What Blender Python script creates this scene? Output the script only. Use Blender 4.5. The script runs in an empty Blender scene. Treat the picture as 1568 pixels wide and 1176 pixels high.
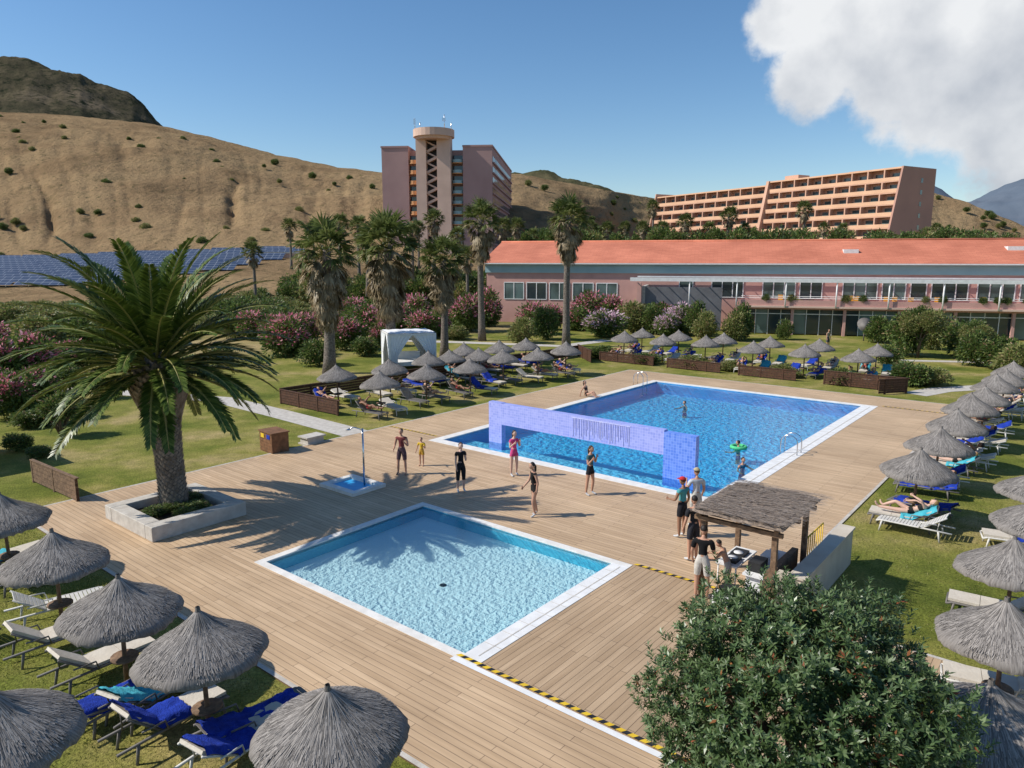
import bpy, math, random
import numpy as np
from mathutils import Vector, Matrix, noise
random.seed(7); rng=np.random.default_rng(7)
R=math.radians
H=8.2; F=1109.0; PT=R(9.87); S_=math.sin(PT); C_=math.cos(PT)
# unproject helpers: world position (metres) of an image pixel on level z, or at distance Y
def G(u,v,z=0.0):
    dx=u-784; dy=v-588; t=(H-z)/(F*S_+dy*C_); return Vector((dx*t,(F*C_-dy*S_)*t,z))
def W(u,v,Y):
    dx=u-784; dy=v-588; t=Y/(F*C_-dy*S_); return Vector((dx*t,Y,H-(F*S_+dy*C_)*t))
PANG=R(50.9); O=Vector((-0.986,13.98,0))
A=Vector((math.cos(PANG),math.sin(PANG),0)); B=Vector((-A.y,A.x,0))
def P(a,b,z=0): return O+A*a+B*b+Vector((0,0,z))
def toab(p):
    d=Vector(p)-O; return d.dot(A),d.dot(B)
scene=bpy.context.scene
scene.view_settings.view_transform='Standard'
def link(o): scene.collection.objects.link(o); return o

# ---------------- materials
def nt(name):
    m=bpy.data.materials.new(name); m.use_nodes=True
    t=m.node_tree; b=t.nodes['Principled BSDF']; return m,t,b
def N(t,typ,**k):
    n=t.nodes.new(typ)
    for a,v in k.items(): setattr(n,a,v)
    return n
def c4(c): return (c[0],c[1],c[2],1)
def ramp(t,fac,stops):
    r=N(t,'ShaderNodeValToRGB'); e=r.color_ramp.elements
    while len(e)<len(stops): e.new(.5)
    for i,(p,c) in enumerate(stops): e[i].position=p; e[i].color=c4(c)
    t.links.new(fac,r.inputs[0]); return r.outputs[0]
def pm(name,c1,c2=None,scale=5,detail=5,rough=.75,bump=0,bscale=None,metal=0,lo=.35,hi=.65,spec=.3):
    m,t,b=nt(name); b.inputs['Roughness'].default_value=rough; b.inputs['Metallic'].default_value=metal
    b.inputs['Specular IOR Level'].default_value=spec
    if c2 is None: c2=tuple(x*.82 for x in c1)
    co=N(t,'ShaderNodeTexCoord'); no=N(t,'ShaderNodeTexNoise'); no.inputs['Scale'].default_value=scale; no.inputs['Detail'].default_value=detail
    t.links.new(co.outputs['Object'],no.inputs['Vector'])
    t.links.new(ramp(t,no.outputs[0],[(lo,c1),(hi,c2)]),b.inputs['Base Color'])
    if bump:
        n2=N(t,'ShaderNodeTexNoise'); n2.inputs['Scale'].default_value=bscale or scale*6; n2.inputs['Detail'].default_value=4
        t.links.new(co.outputs['Object'],n2.inputs['Vector'])
        bp=N(t,'ShaderNodeBump'); bp.inputs['Strength'].default_value=bump; bp.inputs['Distance'].default_value=.05
        t.links.new(n2.outputs[0],bp.inputs['Height']); t.links.new(bp.outputs[0],b.inputs['Normal'])
    return m
def leafm(name,stops,trans=.3,rough=.5):
    m,t,b=nt(name); b.inputs['Roughness'].default_value=rough; b.inputs['Specular IOR Level'].default_value=.35
    g=N(t,'ShaderNodeNewGeometry'); col=ramp(t,g.outputs['Random Per Island'],stops)
    t.links.new(col,b.inputs['Base Color'])
    tr=N(t,'ShaderNodeBsdfTranslucent'); t.links.new(col,tr.inputs[0])
    mx=N(t,'ShaderNodeMixShader'); mx.inputs[0].default_value=trans
    t.links.new(b.outputs[0],mx.inputs[1]); t.links.new(tr.outputs[0],mx.inputs[2])
    t.links.new(mx.outputs[0],t.nodes['Material Output'].inputs[0]); return m

# ---------------- mesh builder
class MB:
    def __init__(s): s.v=[]; s.f=[]; s.m=[]; s.s=[]
    def add(s,vs,fs,mat=0,sm=False):
        o=len(s.v); s.v+= [tuple(x) for x in vs]
        for f in fs: s.f.append(tuple(i+o for i in f)); s.m.append(mat); s.s.append(sm)
    def box(s,lo,hi,mat=0,M=None):
        x0,y0,z0=lo; x1,y1,z1=hi
        vs=[Vector(p) for p in ((x0,y0,z0),(x1,y0,z0),(x1,y1,z0),(x0,y1,z0),(x0,y0,z1),(x1,y0,z1),(x1,y1,z1),(x0,y1,z1))]
        if M is not None: vs=[M@p for p in vs]
        s.add(vs,[(0,3,2,1),(4,5,6,7),(0,1,5,4),(1,2,6,5),(2,3,7,6),(3,0,4,7)],mat)
    def tube(s,pts,rad,n=8,mat=0,sm=True,flat=1.0):
        pts=[Vector(p) for p in pts]; vs=[]; ref=None
        for i,p in enumerate(pts):
            d=(pts[min(i+1,len(pts)-1)]-pts[max(i-1,0)]).normalized()
            if ref is None: ref=Vector((0,0,1)) if abs(d.z)<.9 else Vector((1,0,0))
            x=d.cross(ref).normalized(); y=x.cross(d).normalized(); ref=y
            r=rad[i] if hasattr(rad,'__len__') else rad
            for k in range(n):
                a=2*math.pi*k/n; vs.append(p+x*math.cos(a)*r+y*math.sin(a)*r*flat)
        fs=[]
        for i in range(len(pts)-1):
            for k in range(n):
                k2=(k+1)%n; fs.append((i*n+k,i*n+k2,(i+1)*n+k2,(i+1)*n+k))
        fs.append(tuple(range(n))[::-1]); fs.append(tuple((len(pts)-1)*n+k for k in range(n)))
        s.add(vs,fs,mat,sm)
    def ell(s,c,r,mat=0,nu=12,nv=8,fn=None,M=None):
        vs=[];fs=[]
        for j in range(nv+1):
            th=math.pi*j/nv
            for i in range(nu):
                ph=2*math.pi*i/nu
                p=Vector((math.sin(th)*math.cos(ph),math.sin(th)*math.sin(ph),math.cos(th)))
                if fn: p=fn(p)
                p=Vector((p.x*r[0],p.y*r[1],p.z*r[2]))+Vector(c)
                if M is not None: p=M@p
                vs.append(p)
        for j in range(nv):
            for i in range(nu):
                fs.append((j*nu+i,(j+1)*nu+i,(j+1)*nu+(i+1)%nu,j*nu+(i+1)%nu))
        s.add(vs,fs,mat,True)
    def mesh(s,name,mats):
        me=bpy.data.meshes.new(name); me.from_pydata(s.v,[],s.f)
        for m in mats: me.materials.append(m)
        me.polygons.foreach_set('material_index',s.m); me.polygons.foreach_set('use_smooth',s.s); me.update(); return me
    def obj(s,name,mats,loc=(0,0,0),rz=0,parent=None):
        return put(name,s.mesh(name,mats),loc,rz,parent=parent)
def put(name,me,loc=(0,0,0),rz=0,sc=(1,1,1),parent=None):
    o=bpy.data.objects.new(name,me); link(o); o.location=loc; o.rotation_euler=(0,0,rz); o.scale=sc
    if parent: o.parent=parent
    return o
def empty(name,loc=(0,0,0),rz=0):
    o=bpy.data.objects.new(name,None); link(o); o.location=loc; o.rotation_euler=(0,0,rz); o.empty_display_size=.1; return o
def leaves(name,c,d,n,L,Wd,mi,mats,bend=0.0):
    c=np.asarray(c,float);d=np.asarray(d,float);n=np.asarray(n,float); k=len(c)
    d/=np.linalg.norm(d,axis=1)[:,None]+1e-9
    s=np.cross(d,n); s/=np.linalg.norm(s,axis=1)[:,None]+1e-9
    L=np.broadcast_to(L,(k,))[:,None]; Wd=np.broadcast_to(Wd,(k,))[:,None]
    nn=np.cross(s,d)
    v=np.empty((k,4,3)); v[:,0]=c; v[:,1]=c+d*L*.45+s*Wd*.5; v[:,2]=c+d*L-nn*bend*L; v[:,3]=c+d*L*.45-s*Wd*.5
    me=bpy.data.meshes.new(name); me.vertices.add(4*k); me.vertices.foreach_set('co',v.reshape(-1).astype(np.float32))
    me.loops.add(4*k); me.loops.foreach_set('vertex_index',np.arange(4*k,dtype=np.int32))
    me.polygons.add(k); me.polygons.foreach_set('loop_start',np.arange(0,4*k,4,dtype=np.int32)); me.polygons.foreach_set('loop_total',np.full(k,4,dtype=np.int32))
    for m in mats: me.materials.append(m)
    me.polygons.foreach_set('material_index',np.broadcast_to(mi,(k,)).astype(np.int32))
    me.update(calc_edges=True); me.validate(); return me

# ---------------- world / sun / camera
SEL=R(42); SAZ=R(266)
w=bpy.data.worlds.new("World"); scene.world=w; w.use_nodes=True; t=w.node_tree; bg=t.nodes['Background']
sky=N(t,'ShaderNodeTexSky',sky_type='NISHITA'); sky.sun_disc=False; sky.sun_elevation=SEL; sky.sun_rotation=SAZ
sky.altitude=50; sky.air_density=1.0; sky.dust_density=.3; sky.ozone_density=2.8
bg.inputs[1].default_value=.112
hs=N(t,'ShaderNodeHueSaturation'); hs.inputs['Saturation'].default_value=1.18; hs.inputs['Value'].default_value=1.15; t.links.new(sky.outputs[0],hs.inputs['Color'])
co=N(t,'ShaderNodeTexCoord'); dirv=co.outputs['Generated']
def Mth(op,a,b=None,clamp=False):
    n=N(t,'ShaderNodeMath',operation=op); n.use_clamp=clamp
    for i,x in enumerate((a,b)):
        if x is None: continue
        if isinstance(x,(int,float)): n.inputs[i].default_value=x
        else: t.links.new(x,n.inputs[i])
    return n.outputs[0]
def wdir(u,v):
    d=W(u,v,100.)-Vector((0,0,H)); return d.normalized()
nz=N(t,'ShaderNodeTexNoise'); nz.inputs['Scale'].default_value=11; nz.inputs['Detail'].default_value=8; nz.inputs['Roughness'].default_value=.58
t.links.new(dirv,nz.inputs['Vector'])
acc=None
for (u,v,r) in [(1215,30,.06),(1265,85,.08),(1330,60,.10),(1390,95,.10),(1460,110,.105),(1530,135,.11),(1600,150,.12),(1330,-40,.13),(1450,-20,.14),(1590,10,.17),(1720,40,.19)]:
    vm=N(t,'ShaderNodeVectorMath',operation='DISTANCE'); vm.inputs[1].default_value=wdir(u,v); t.links.new(dirv,vm.inputs[0])
    x=Mth('SUBTRACT',1.0,Mth('DIVIDE',vm.outputs['Value'],r)); acc=x if acc is None else Mth('MAXIMUM',acc,x)
dens=Mth('ADD',acc,Mth('MULTIPLY',Mth('SUBTRACT',nz.outputs[0],.53),1.4))
mask=Mth('MULTIPLY',dens,3.4,True)
mr=N(t,'ShaderNodeMapRange',interpolation_type='SMOOTHSTEP'); t.links.new(mask,mr.inputs[0]); mask=mr.outputs[0]
nz2=N(t,'ShaderNodeTexNoise'); nz2.inputs['Scale'].default_value=10; nz2.inputs['Detail'].default_value=8
mp=N(t,'ShaderNodeMapping'); mp.inputs['Location'].default_value=(.03,.0,.035); t.links.new(dirv,mp.inputs[0]); t.links.new(mp.outputs[0],nz2.inputs['Vector'])
sep=N(t,'ShaderNodeSeparateXYZ'); t.links.new(dirv,sep.inputs[0])
elev=Mth('MULTIPLY',Mth('SUBTRACT',sep.outputs[2],.15),4.5,True)
sh=Mth('ADD',Mth('MULTIPLY',nz2.outputs[0],1.0),Mth('MULTIPLY',elev,.30))
cr=ramp(t,sh,[(.38,(4.6,4.9,5.4)),(.72,(7.9,8.0,8.1))])
mxc=N(t,'ShaderNodeMix',data_type='RGBA'); t.links.new(Mth('MULTIPLY',mask,.96),mxc.inputs[0]); t.links.new(hs.outputs[0],mxc.inputs[6]); t.links.new(cr,mxc.inputs[7])
t.links.new(mxc.outputs[2],bg.inputs[0])
sun=bpy.data.lights.new('sun','SUN'); sun.energy=5.0; sun.angle=R(.53); sun.color=(1,.955,.88)
so=link(bpy.data.objects.new('sun',sun)); sd=Vector((math.sin(SAZ)*math.cos(SEL),math.cos(SAZ)*math.cos(SEL),math.sin(SEL)))
so.rotation_euler=(-sd).to_track_quat('-Z','Y').to_euler(); so.location=(0,0,60)
cam=bpy.data.cameras.new('camera'); cam.sensor_width=36; cam.lens=36*F/1568; cam.clip_end=20000; cam.clip_start=.1
cob=link(bpy.data.objects.new('camera',cam)); cob.location=(0,0,H); cob.rotation_euler=(math.pi/2-PT,0,0); scene.camera=cob

# ---------------- shared materials
M={}
M['white']=pm('white_paint',(.80,.79,.77),(.70,.69,.67),3,rough=.6)
M['concrete']=pm('pale_concrete',(.56,.52,.46),(.44,.40,.35),4,rough=.85,bump=.2)
M['rim']=pm('pool_rim_stone',(.78,.75,.70),(.66,.63,.58),3,rough=.7,bump=.1)
M['darkwood']=pm('dark_stained_wood',(.11,.05,.028),(.06,.03,.018),8,rough=.7,bump=.2)
M['wood']=pm('weathered_wood',(.24,.15,.09),(.13,.08,.05),10,rough=.8,bump=.3)
M['brownwood']=pm('brown_wood',(.24,.115,.055),(.14,.07,.035),6,rough=.7,bump=.2)
M['trunk']=pm('palm_trunk_bark',(.24,.20,.165),(.10,.08,.065),9,rough=.95,bump=.8,bscale=20)
M['pink']=pm('pink_render',(.58,.33,.28),(.50,.28,.24),.6,rough=.85)
M['mauve']=pm('mauve_render',(.44,.28,.26),(.37,.23,.215),.12,rough=.9)
M['cream']=pm('cream_pink_render',(.68,.48,.38),(.6,.42,.33),.3,rough=.9)
M['orange']=pm('orange_render',(.68,.36,.17),(.6,.31,.14),.3,rough=.85)
M['salmon']=pm('salmon_render',(.66,.40,.28),(.56,.33,.23),.15,rough=.9)
M['dark']=pm('dark_recess',(.035,.03,.03),(.06,.05,.045),.5,rough=.6)
M['teal']=pm('pale_teal_fascia',(.33,.47,.48),(.28,.41,.43),.5,rough=.7)
def glassm():
    m,t,b=nt('window_glass'); b.inputs['Base Color'].default_value=(.035,.05,.055,1); b.inputs['Roughness'].default_value=.08
    b.inputs['Specular IOR Level'].default_value=.8; return m
M['glass']=glassm()
M['glassg']=pm('greenish_glazing',(.14,.20,.19),(.04,.06,.06),.35,rough=.15,spec=.8,detail=2)
M['metal']=pm('stainless_steel',(.7,.7,.72),(.6,.6,.62),5,rough=.2,metal=1)
M['blue']=pm('royal_blue_towel',(.014,.05,.42),(.008,.03,.26),6,rough=.95,bump=.6)
M['turq']=pm('turquoise_towel',(.07,.42,.50),(.04,.32,.42),3,rough=.95,bump=.5)
M['cream2']=pm('cream_cushion',(.62,.56,.47),(.54,.48,.4),3,rough=.9,bump=.2)
M['plast']=pm('grey_resin',(.20,.18,.165),(.13,.12,.11),3,rough=.6)
M['resin']=pm('white_resin',(.66,.63,.58),(.56,.54,.5),3,rough=.5)
M['curtain']=pm('white_fabric',(.84,.84,.85),(.76,.77,.8),2,rough=.9)
M['hazard_y']=pm('yellow_tape',(.75,.5,.03),(.65,.42,.03),3)
M['black']=pm('black_plastic',(.015,.015,.017),(.03,.03,.03),4,rough=.5)
M['soil']=pm('soil',(.06,.045,.03),(.1,.07,.045),8,rough=1,bump=.6)

# ---------------- ground
def rects(As,Bs,holes):
    mb=MB()
    for i in range(len(As)-1):
        for j in range(len(Bs)-1):
            ca=(As[i]+As[i+1])/2; cb=(Bs[j]+Bs[j+1])/2
            if any(h[0]<ca<h[1] and h[2]<cb<h[3] for h in holes): continue
            mb.add([(As[i],Bs[j],0),(As[i+1],Bs[j],0),(As[i+1],Bs[j+1],0),(As[i],Bs[j+1],0)],[(0,1,2,3)])
    return mb
SP=(0,5.9,0,7.37); BP=(12.7,33.1,.3,13.1)
def groundm():
    m,t,b=nt('lawn_and_dry_ground'); b.inputs['Roughness'].default_value=.95; b.inputs['Specular IOR Level'].default_value=.1
    g=N(t,'ShaderNodeNewGeometry'); pos=g.outputs['Position']
    def noi(sc,de=6):
        n=N(t,'ShaderNodeTexNoise'); n.inputs['Scale'].default_value=sc; n.inputs['Detail'].default_value=de; n.inputs['Roughness'].default_value=.62; t.links.new(pos,n.inputs['Vector']); return n.outputs[0]
    lawn=ramp(t,noi(.22,9),[(.30,(.095,.125,.022)),(.43,(.18,.20,.038)),(.53,(.28,.26,.07)),(.64,(.42,.33,.15))])
    fine=ramp(t,noi(14,4),[(.3,(.5,.5,.5)),(.7,(1.25,1.25,1.25))])
    med=ramp(t,noi(1.6,6),[(.35,(.78,.80,.74)),(.65,(1.12,1.10,1.05))])
    mul=N(t,'ShaderNodeMix',data_type='RGBA',blend_type='MULTIPLY'); mul.inputs[0].default_value=1; t.links.new(lawn,mul.inputs[6]); t.links.new(fine,mul.inputs[7])
    mul2=N(t,'ShaderNodeMix',data_type='RGBA',blend_type='MULTIPLY'); mul2.inputs[0].default_value=1; t.links.new(mul.outputs[2],mul2.inputs[6]); t.links.new(med,mul2.inputs[7])
    dry=ramp(t,noi(.09),[(.35,(.16,.15,.045)),(.5,(.30,.24,.10)),(.7,(.42,.31,.16))])
    sp=N(t,'ShaderNodeSeparateXYZ'); t.links.new(pos,sp.inputs[0])
    def mm(op,a,b_,cl=False):
        n=N(t,'ShaderNodeMath',operation=op); n.use_clamp=cl
        for i,x in enumerate((a,b_)):
            if isinstance(x,(int,float)): n.inputs[i].default_value=x
            else: t.links.new(x,n.inputs[i])
        return n.outputs[0]
    q=mm('SUBTRACT',mm('SUBTRACT',sp.outputs[1],64),mm('MULTIPLY',sp.outputs[0],1.1))
    q=mm('ADD',q,mm('MULTIPLY',noi(.15),16)); q=mm('MULTIPLY',mm('SUBTRACT',q,24),.15,True)
    q2=mm('MULTIPLY',mm('SUBTRACT',sp.outputs[1],105),.1,True); q=mm('MAXIMUM',q,q2)
    mx=N(t,'ShaderNodeMix',data_type='RGBA'); t.links.new(q,mx.inputs[0]); t.links.new(mul2.outputs[2],mx.inputs[6]); t.links.new(dry,mx.inputs[7])
    t.links.new(mx.outputs[2],b.inputs['Base Color'])
    bp=N(t,'ShaderNodeBump'); bp.inputs['Strength'].default_value=.7; bp.inputs['Distance'].default_value=.06; t.links.new(noi(22,4),bp.inputs['Height']); t.links.new(bp.outputs[0],b.inputs['Normal'])
    return m
g=rects([-4000,-60,-.18,33.3,90,6000],[-5000,-60,-.1,13.3,90,5000],[(-.18,33.3,-.1,13.3)])
g.obj('ground',[groundm()],O,PANG)
# deck
def deckm(name,swap,k=1.0):
    m,t,b=nt(name); b.inputs['Roughness'].default_value=.6; b.inputs['Specular IOR Level'].default_value=.3
    co=N(t,'ShaderNodeTexCoord'); sp=N(t,'ShaderNodeSeparateXYZ'); cb=N(t,'ShaderNodeCombineXYZ'); t.links.new(co.outputs['Object'],sp.inputs[0])
    if swap: t.links.new(sp.outputs[1],cb.inputs[0]); t.links.new(sp.outputs[0],cb.inputs[1])
    else: t.links.new(sp.outputs[0],cb.inputs[0]); t.links.new(sp.outputs[1],cb.inputs[1])
    br=N(t,'ShaderNodeTexBrick'); br.offset=.37; br.inputs['Scale'].default_value=1; br.inputs['Brick Width'].default_value=2.4; br.inputs['Row Height'].default_value=.15
    br.inputs['Mortar Size'].default_value=.006; br.inputs['Mortar Smooth'].default_value=.3
    br.inputs['Color1'].default_value=(.60*k,.43*k,.27*k,1); br.inputs['Color2'].default_value=(.51*k,.355*k,.215*k,1); br.inputs['Mortar'].default_value=(.20*k,.13*k,.08*k,1)
    t.links.new(cb.outputs[0],br.inputs['Vector'])
    mp=N(t,'ShaderNodeMapping'); mp.inputs['Scale'].default_value=(.5,7,1); t.links.new(cb.outputs[0],mp.inputs[0])
    no=N(t,'ShaderNodeTexNoise'); no.inputs['Scale'].default_value=1; no.inputs['Detail'].default_value=6; t.links.new(mp.outputs[0],no.inputs['Vector'])
    no2=N(t,'ShaderNodeTexNoise'); no2.inputs['Scale'].default_value=.35; no2.inputs['Detail'].default_value=6; t.links.new(co.outputs['Object'],no2.inputs['Vector'])
    k1=ramp(t,no.outputs[0],[(.3,(.84,.82,.80)),(.7,(1.1,1.1,1.1))]); k2=ramp(t,no2.outputs[0],[(.3,(.84,.83,.82)),(.7,(1.1,1.1,1.1))])
    x=N(t,'ShaderNodeMix',data_type='RGBA',blend_type='MULTIPLY'); x.inputs[0].default_value=1; t.links.new(br.outputs[0],x.inputs[6]); t.links.new(k1,x.inputs[7])
    y=N(t,'ShaderNodeMix',data_type='RGBA',blend_type='MULTIPLY'); y.inputs[0].default_value=1; t.links.new(x.outputs[2],y.inputs[6]); t.links.new(k2,y.inputs[7])
    t.links.new(y.outputs[2],b.inputs['Base Color'])
    bp=N(t,'ShaderNodeBump'); bp.invert=True; bp.inputs['Strength'].default_value=.5; bp.inputs['Distance'].default_value=.01; t.links.new(br.outputs['Fac'],bp.inputs['Height']); t.links.new(bp.outputs[0],b.inputs['Normal'])
    return m
dm1=deckm('deck_boards_across',True); dm2=deckm('deck_boards_along',False,.80)
RS=(.22,.22,.5,.24); RB=(.5,.35,.75,.45)   # rim widths at a0,a1,b0,b1
ZD=.03
Al=[-3.0,-RS[0],5.9+RS[1],12.7-RB[0],33.1+RB[1],36.6]; Bl=sorted([-9.,-4.0,-RS[2],.3-RB[2],7.37+RS[3],13.1+RB[3],17.2])
mb=MB()
for i in range(len(Al)-1):
    for j in range(len(Bl)-1):
        ca=(Al[i]+Al[i+1])/2; cb=(Bl[j]+Bl[j+1])/2
        if -RS[0]<ca<5.9+RS[1] and -RS[2]<cb<7.37+RS[3]: continue
        if 12.7-RB[0]<ca<33.1+RB[1] and .3-RB[2]<cb<13.1+RB[3]: continue
        if cb<-4 and ca>6.0: continue
        mt=1 if (-RS[0]<ca<5.9+RS[1] and cb<-.3) else 0
        mb.add([(Al[i],Bl[j],ZD),(Al[i+1],Bl[j],ZD),(Al[i+1],Bl[j+1],ZD),(Al[i],Bl[j+1],ZD)],[(0,1,2,3)],mt)
for a0,b0,a1,b1 in [(-3,-9,-3,17.2),(-3,17.2,36.6,17.2),(36.6,17.2,36.6,-4),(36.6,-4,6.12,-4),(6.12,-4,6.12,-9),(6.12,-9,-3,-9)]:
    mb.add([(a0,b0,-.1),(a1,b1,-.1),(a1,b1,ZD),(a0,b0,ZD)],[(0,1,2,3)],0)
    d=Vector((a1-a0,b1-b0,0)).normalized(); n=Vector((-d.y,d.x,0))*.10
    mb.add([(a0,b0,ZD+.004),(a1,b1,ZD+.004),(a1-n.x,b1-n.y,ZD+.004),(a0-n.x,b0-n.y,ZD+.004)],[(0,1,2,3)],2)
mb.obj('pool_deck',[dm1,dm2,M['concrete']],O,PANG)

# pools
def tilem(name,c1,c2,grid=.05,mort=None):
    m,t,b=nt(name); b.inputs['Roughness'].default_value=.35
    co=N(t,'ShaderNodeTexCoord'); sx=N(t,'ShaderNodeSeparateXYZ'); t.links.new(co.outputs['Object'],sx.inputs[0]); ad=N(t,'ShaderNodeMath',operation='ADD'); t.links.new(sx.outputs[0],ad.inputs[0]); t.links.new(sx.outputs[1],ad.inputs[1])
    cb=N(t,'ShaderNodeCombineXYZ'); t.links.new(ad.outputs[0],cb.inputs[0]); t.links.new(sx.outputs[2],cb.inputs[1])
    br=N(t,'ShaderNodeTexBrick'); br.offset=0; br.inputs['Scale'].default_value=1
    br.inputs['Brick Width'].default_value=grid; br.inputs['Row Height'].default_value=grid; br.inputs['Mortar Size'].default_value=grid*.05
    br.inputs['Color1'].default_value=c4(c1); br.inputs['Color2'].default_value=c4(c2); br.inputs['Mortar'].default_value=c4(mort or c1)
    t.links.new(cb.outputs[0],br.inputs['Vector'])
    t.links.new(br.outputs[0],b.inputs['Base Color']); return m
def waterm(name,tint,scale,strength,dist):
    m=bpy.data.materials.new(name); m.use_nodes=True; t=m.node_tree; t.nodes.remove(t.nodes['Principled BSDF'])
    tr=N(t,'ShaderNodeBsdfTransparent'); tr.inputs[0].default_value=c4(tint)
    gl=N(t,'ShaderNodeBsdfGlossy'); gl.inputs['Roughness'].default_value=.07
    fr=N(t,'ShaderNodeFresnel'); fr.inputs[0].default_value=1.33
    co=N(t,'ShaderNodeTexCoord'); n=N(t,'ShaderNodeTexNoise'); n.inputs['Scale'].default_value=scale; n.inputs['Detail'].default_value=4; n.inputs['Distortion'].default_value=.6
    t.links.new(co.outputs['Object'],n.inputs['Vector'])
    bp=N(t,'ShaderNodeBump'); bp.inputs['Strength'].default_value=strength; bp.inputs['Distance'].default_value=dist; t.links.new(n.outputs[0],bp.inputs['Height'])
    for q in (gl,fr): t.links.new(bp.outputs[0],q.inputs['Normal'])
    mx=N(t,'ShaderNodeMixShader'); t.links.new(fr.outputs[0],mx.inputs[0]); t.links.new(tr.outputs[0],mx.inputs[1]); t.links.new(gl.outputs[0],mx.inputs[2])
    t.links.new(mx.outputs[0],t.nodes['Material Output'].inputs[0]); return m
def painted_caustics(name,c1,c2,scale):  # floor colour with a painted web of caustic light, lighter along cell edges
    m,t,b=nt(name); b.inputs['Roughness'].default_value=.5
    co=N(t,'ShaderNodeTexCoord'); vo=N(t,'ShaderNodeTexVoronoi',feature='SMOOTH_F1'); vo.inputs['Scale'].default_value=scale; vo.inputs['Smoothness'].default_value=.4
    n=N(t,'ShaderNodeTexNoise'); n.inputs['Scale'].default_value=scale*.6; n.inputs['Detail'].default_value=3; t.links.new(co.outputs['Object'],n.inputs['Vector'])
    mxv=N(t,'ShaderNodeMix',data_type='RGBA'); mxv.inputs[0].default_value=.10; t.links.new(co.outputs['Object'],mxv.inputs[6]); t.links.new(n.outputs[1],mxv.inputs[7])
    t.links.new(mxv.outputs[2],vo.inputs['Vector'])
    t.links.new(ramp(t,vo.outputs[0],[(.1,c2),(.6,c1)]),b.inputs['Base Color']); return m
smallfloor=painted_caustics('small_pool_painted_caustics',(.93,.95,.94),(.74,.88,.91),24)  # pale floor, fine caustic light painted into its colour
smallwall=tilem('small_pool_blue_tile',(.10,.54,.72),(.07,.46,.66))
bigfloor=painted_caustics('big_pool_painted_caustics',(.14,.68,.97),(.06,.50,.90),5)  # blue floor, broad caustic light painted into its colour
bigwall=tilem('big_pool_blue_tile',(.05,.42,.80),(.04,.36,.74))
def pool(name,r,depth,wz,mats,water,shelf=None,wide=None):
    a0,a1,b0,b1=r; e=empty(name,O,PANG); mb=MB()
    def q(*p,m=0): mb.add(p,[(0,1,2,3)],m)
    if shelf:
        s=a0+shelf
        q((a0,b0,-.35),(s,b0,-.35),(s,b1,-.35),(a0,b1,-.35),m=2)
        q((s,b0,-.35),(s,b0,-depth),(s,b1,-depth),(s,b1,-.35),m=1)
        q((s,b0,-depth),(a1,b0,-depth),(a1,b1,-depth),(s,b1,-depth),m=0)
    else: q((a0,b0,-depth),(a1,b0,-depth),(a1,b1,-depth),(a0,b1,-depth),m=0)
    for x0,y0,x1,y1 in [(a0,b0,a1,b0),(a1,b0,a1,b1),(a1,b1,a0,b1),(a0,b1,a0,b0)]:
        q((x0,y0,-depth),(x1,y1,-depth),(x1,y1,0),(x0,y0,0),m=1)
    mb.obj('basin',mats,parent=e)
    wm=MB(); wm.add([(a0,b0,wz),(a1,b0,wz),(a1,b1,wz),(a0,b1,wz)],[(0,1,2,3)]); wm.obj('water',[water],parent=e)
    rm=MB(); W_=wide; zt=ZD+.012
    rm.box((a0-W_[0],b0-W_[2],-.06),(a0,b1+W_[3],zt)); rm.box((a1,b0-W_[2],-.06),(a1+W_[1],b1+W_[3],zt))
    rm.box((a0,b0-W_[2],-.06),(a1,b0,zt),1); rm.box((a0,b1,-.06),(a1,b1+W_[3],zt))
    rm.box((a0+.1,b0-W_[2]*.62,zt),(a1-.1,b0-W_[2]*.56,zt+.004),2)
    x=a0+.6
    while x<a1: rm.box((x,b0-W_[2]+.01,zt),(x+.015,b0-.01,zt+.003),2); x+=.6
    rm.obj('rim',[M['rim'],M['white'],M['concrete']],parent=e); return e
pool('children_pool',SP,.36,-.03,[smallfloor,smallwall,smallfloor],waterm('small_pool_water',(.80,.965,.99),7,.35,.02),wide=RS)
pool('swimming_pool',BP,.75,-.04,[bigfloor,bigwall,painted_caustics('shelf_painted_caustics',(.32,.80,.97),(.22,.70,.95),6)],waterm('swimming_pool_water',(.70,.94,.995),3.4,.5,.05),shelf=1.9,wide=RB)  # shelf colour also carries painted caustic light
mb=MB(); mb.tube([(0,0,-.355),(0,0,-.34)],.09,16,0); mb.obj('pool_drain',[M['black']],P(2.6,3.2))
# mosaic waterfall wall
mos=tilem('lilac_mosaic',(.27,.32,.74),(.38,.42,.82),.11,(.48,.51,.84)); mosb=tilem('blue_mosaic',(.08,.20,.70),(.17,.30,.80),.11,(.29,.41,.82))
e=empty('mosaic_fountain_wall',O,PANG); mb=MB(); wa=14.05; wt=.28
mb.box((wa,1.45,-.6),(wa+wt,2.75,1.74),1); mb.box((wa,10.75,-.6),(wa+wt,11.5,1.82),0); mb.box((wa,2.75,.84),(wa+wt,10.75,1.80),0)
mb.obj('wall',[mos,mosb],parent=e)
mb=MB(); mb.box((wa-.012,4.2,1.70),(wa-.002,7.0,1.73)); 
for i in range(34):
    y=4.25+i*.08+random.uniform(-.02,.02); mb.box((wa-.02,y,random.uniform(.86,1.3)),(wa-.006,y+random.uniform(.008,.02),1.7))
mb.obj('water_curtain',[pm('falling_water',(.62,.64,.9),(.5,.52,.85),5,rough=.2)],parent=e)
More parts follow.
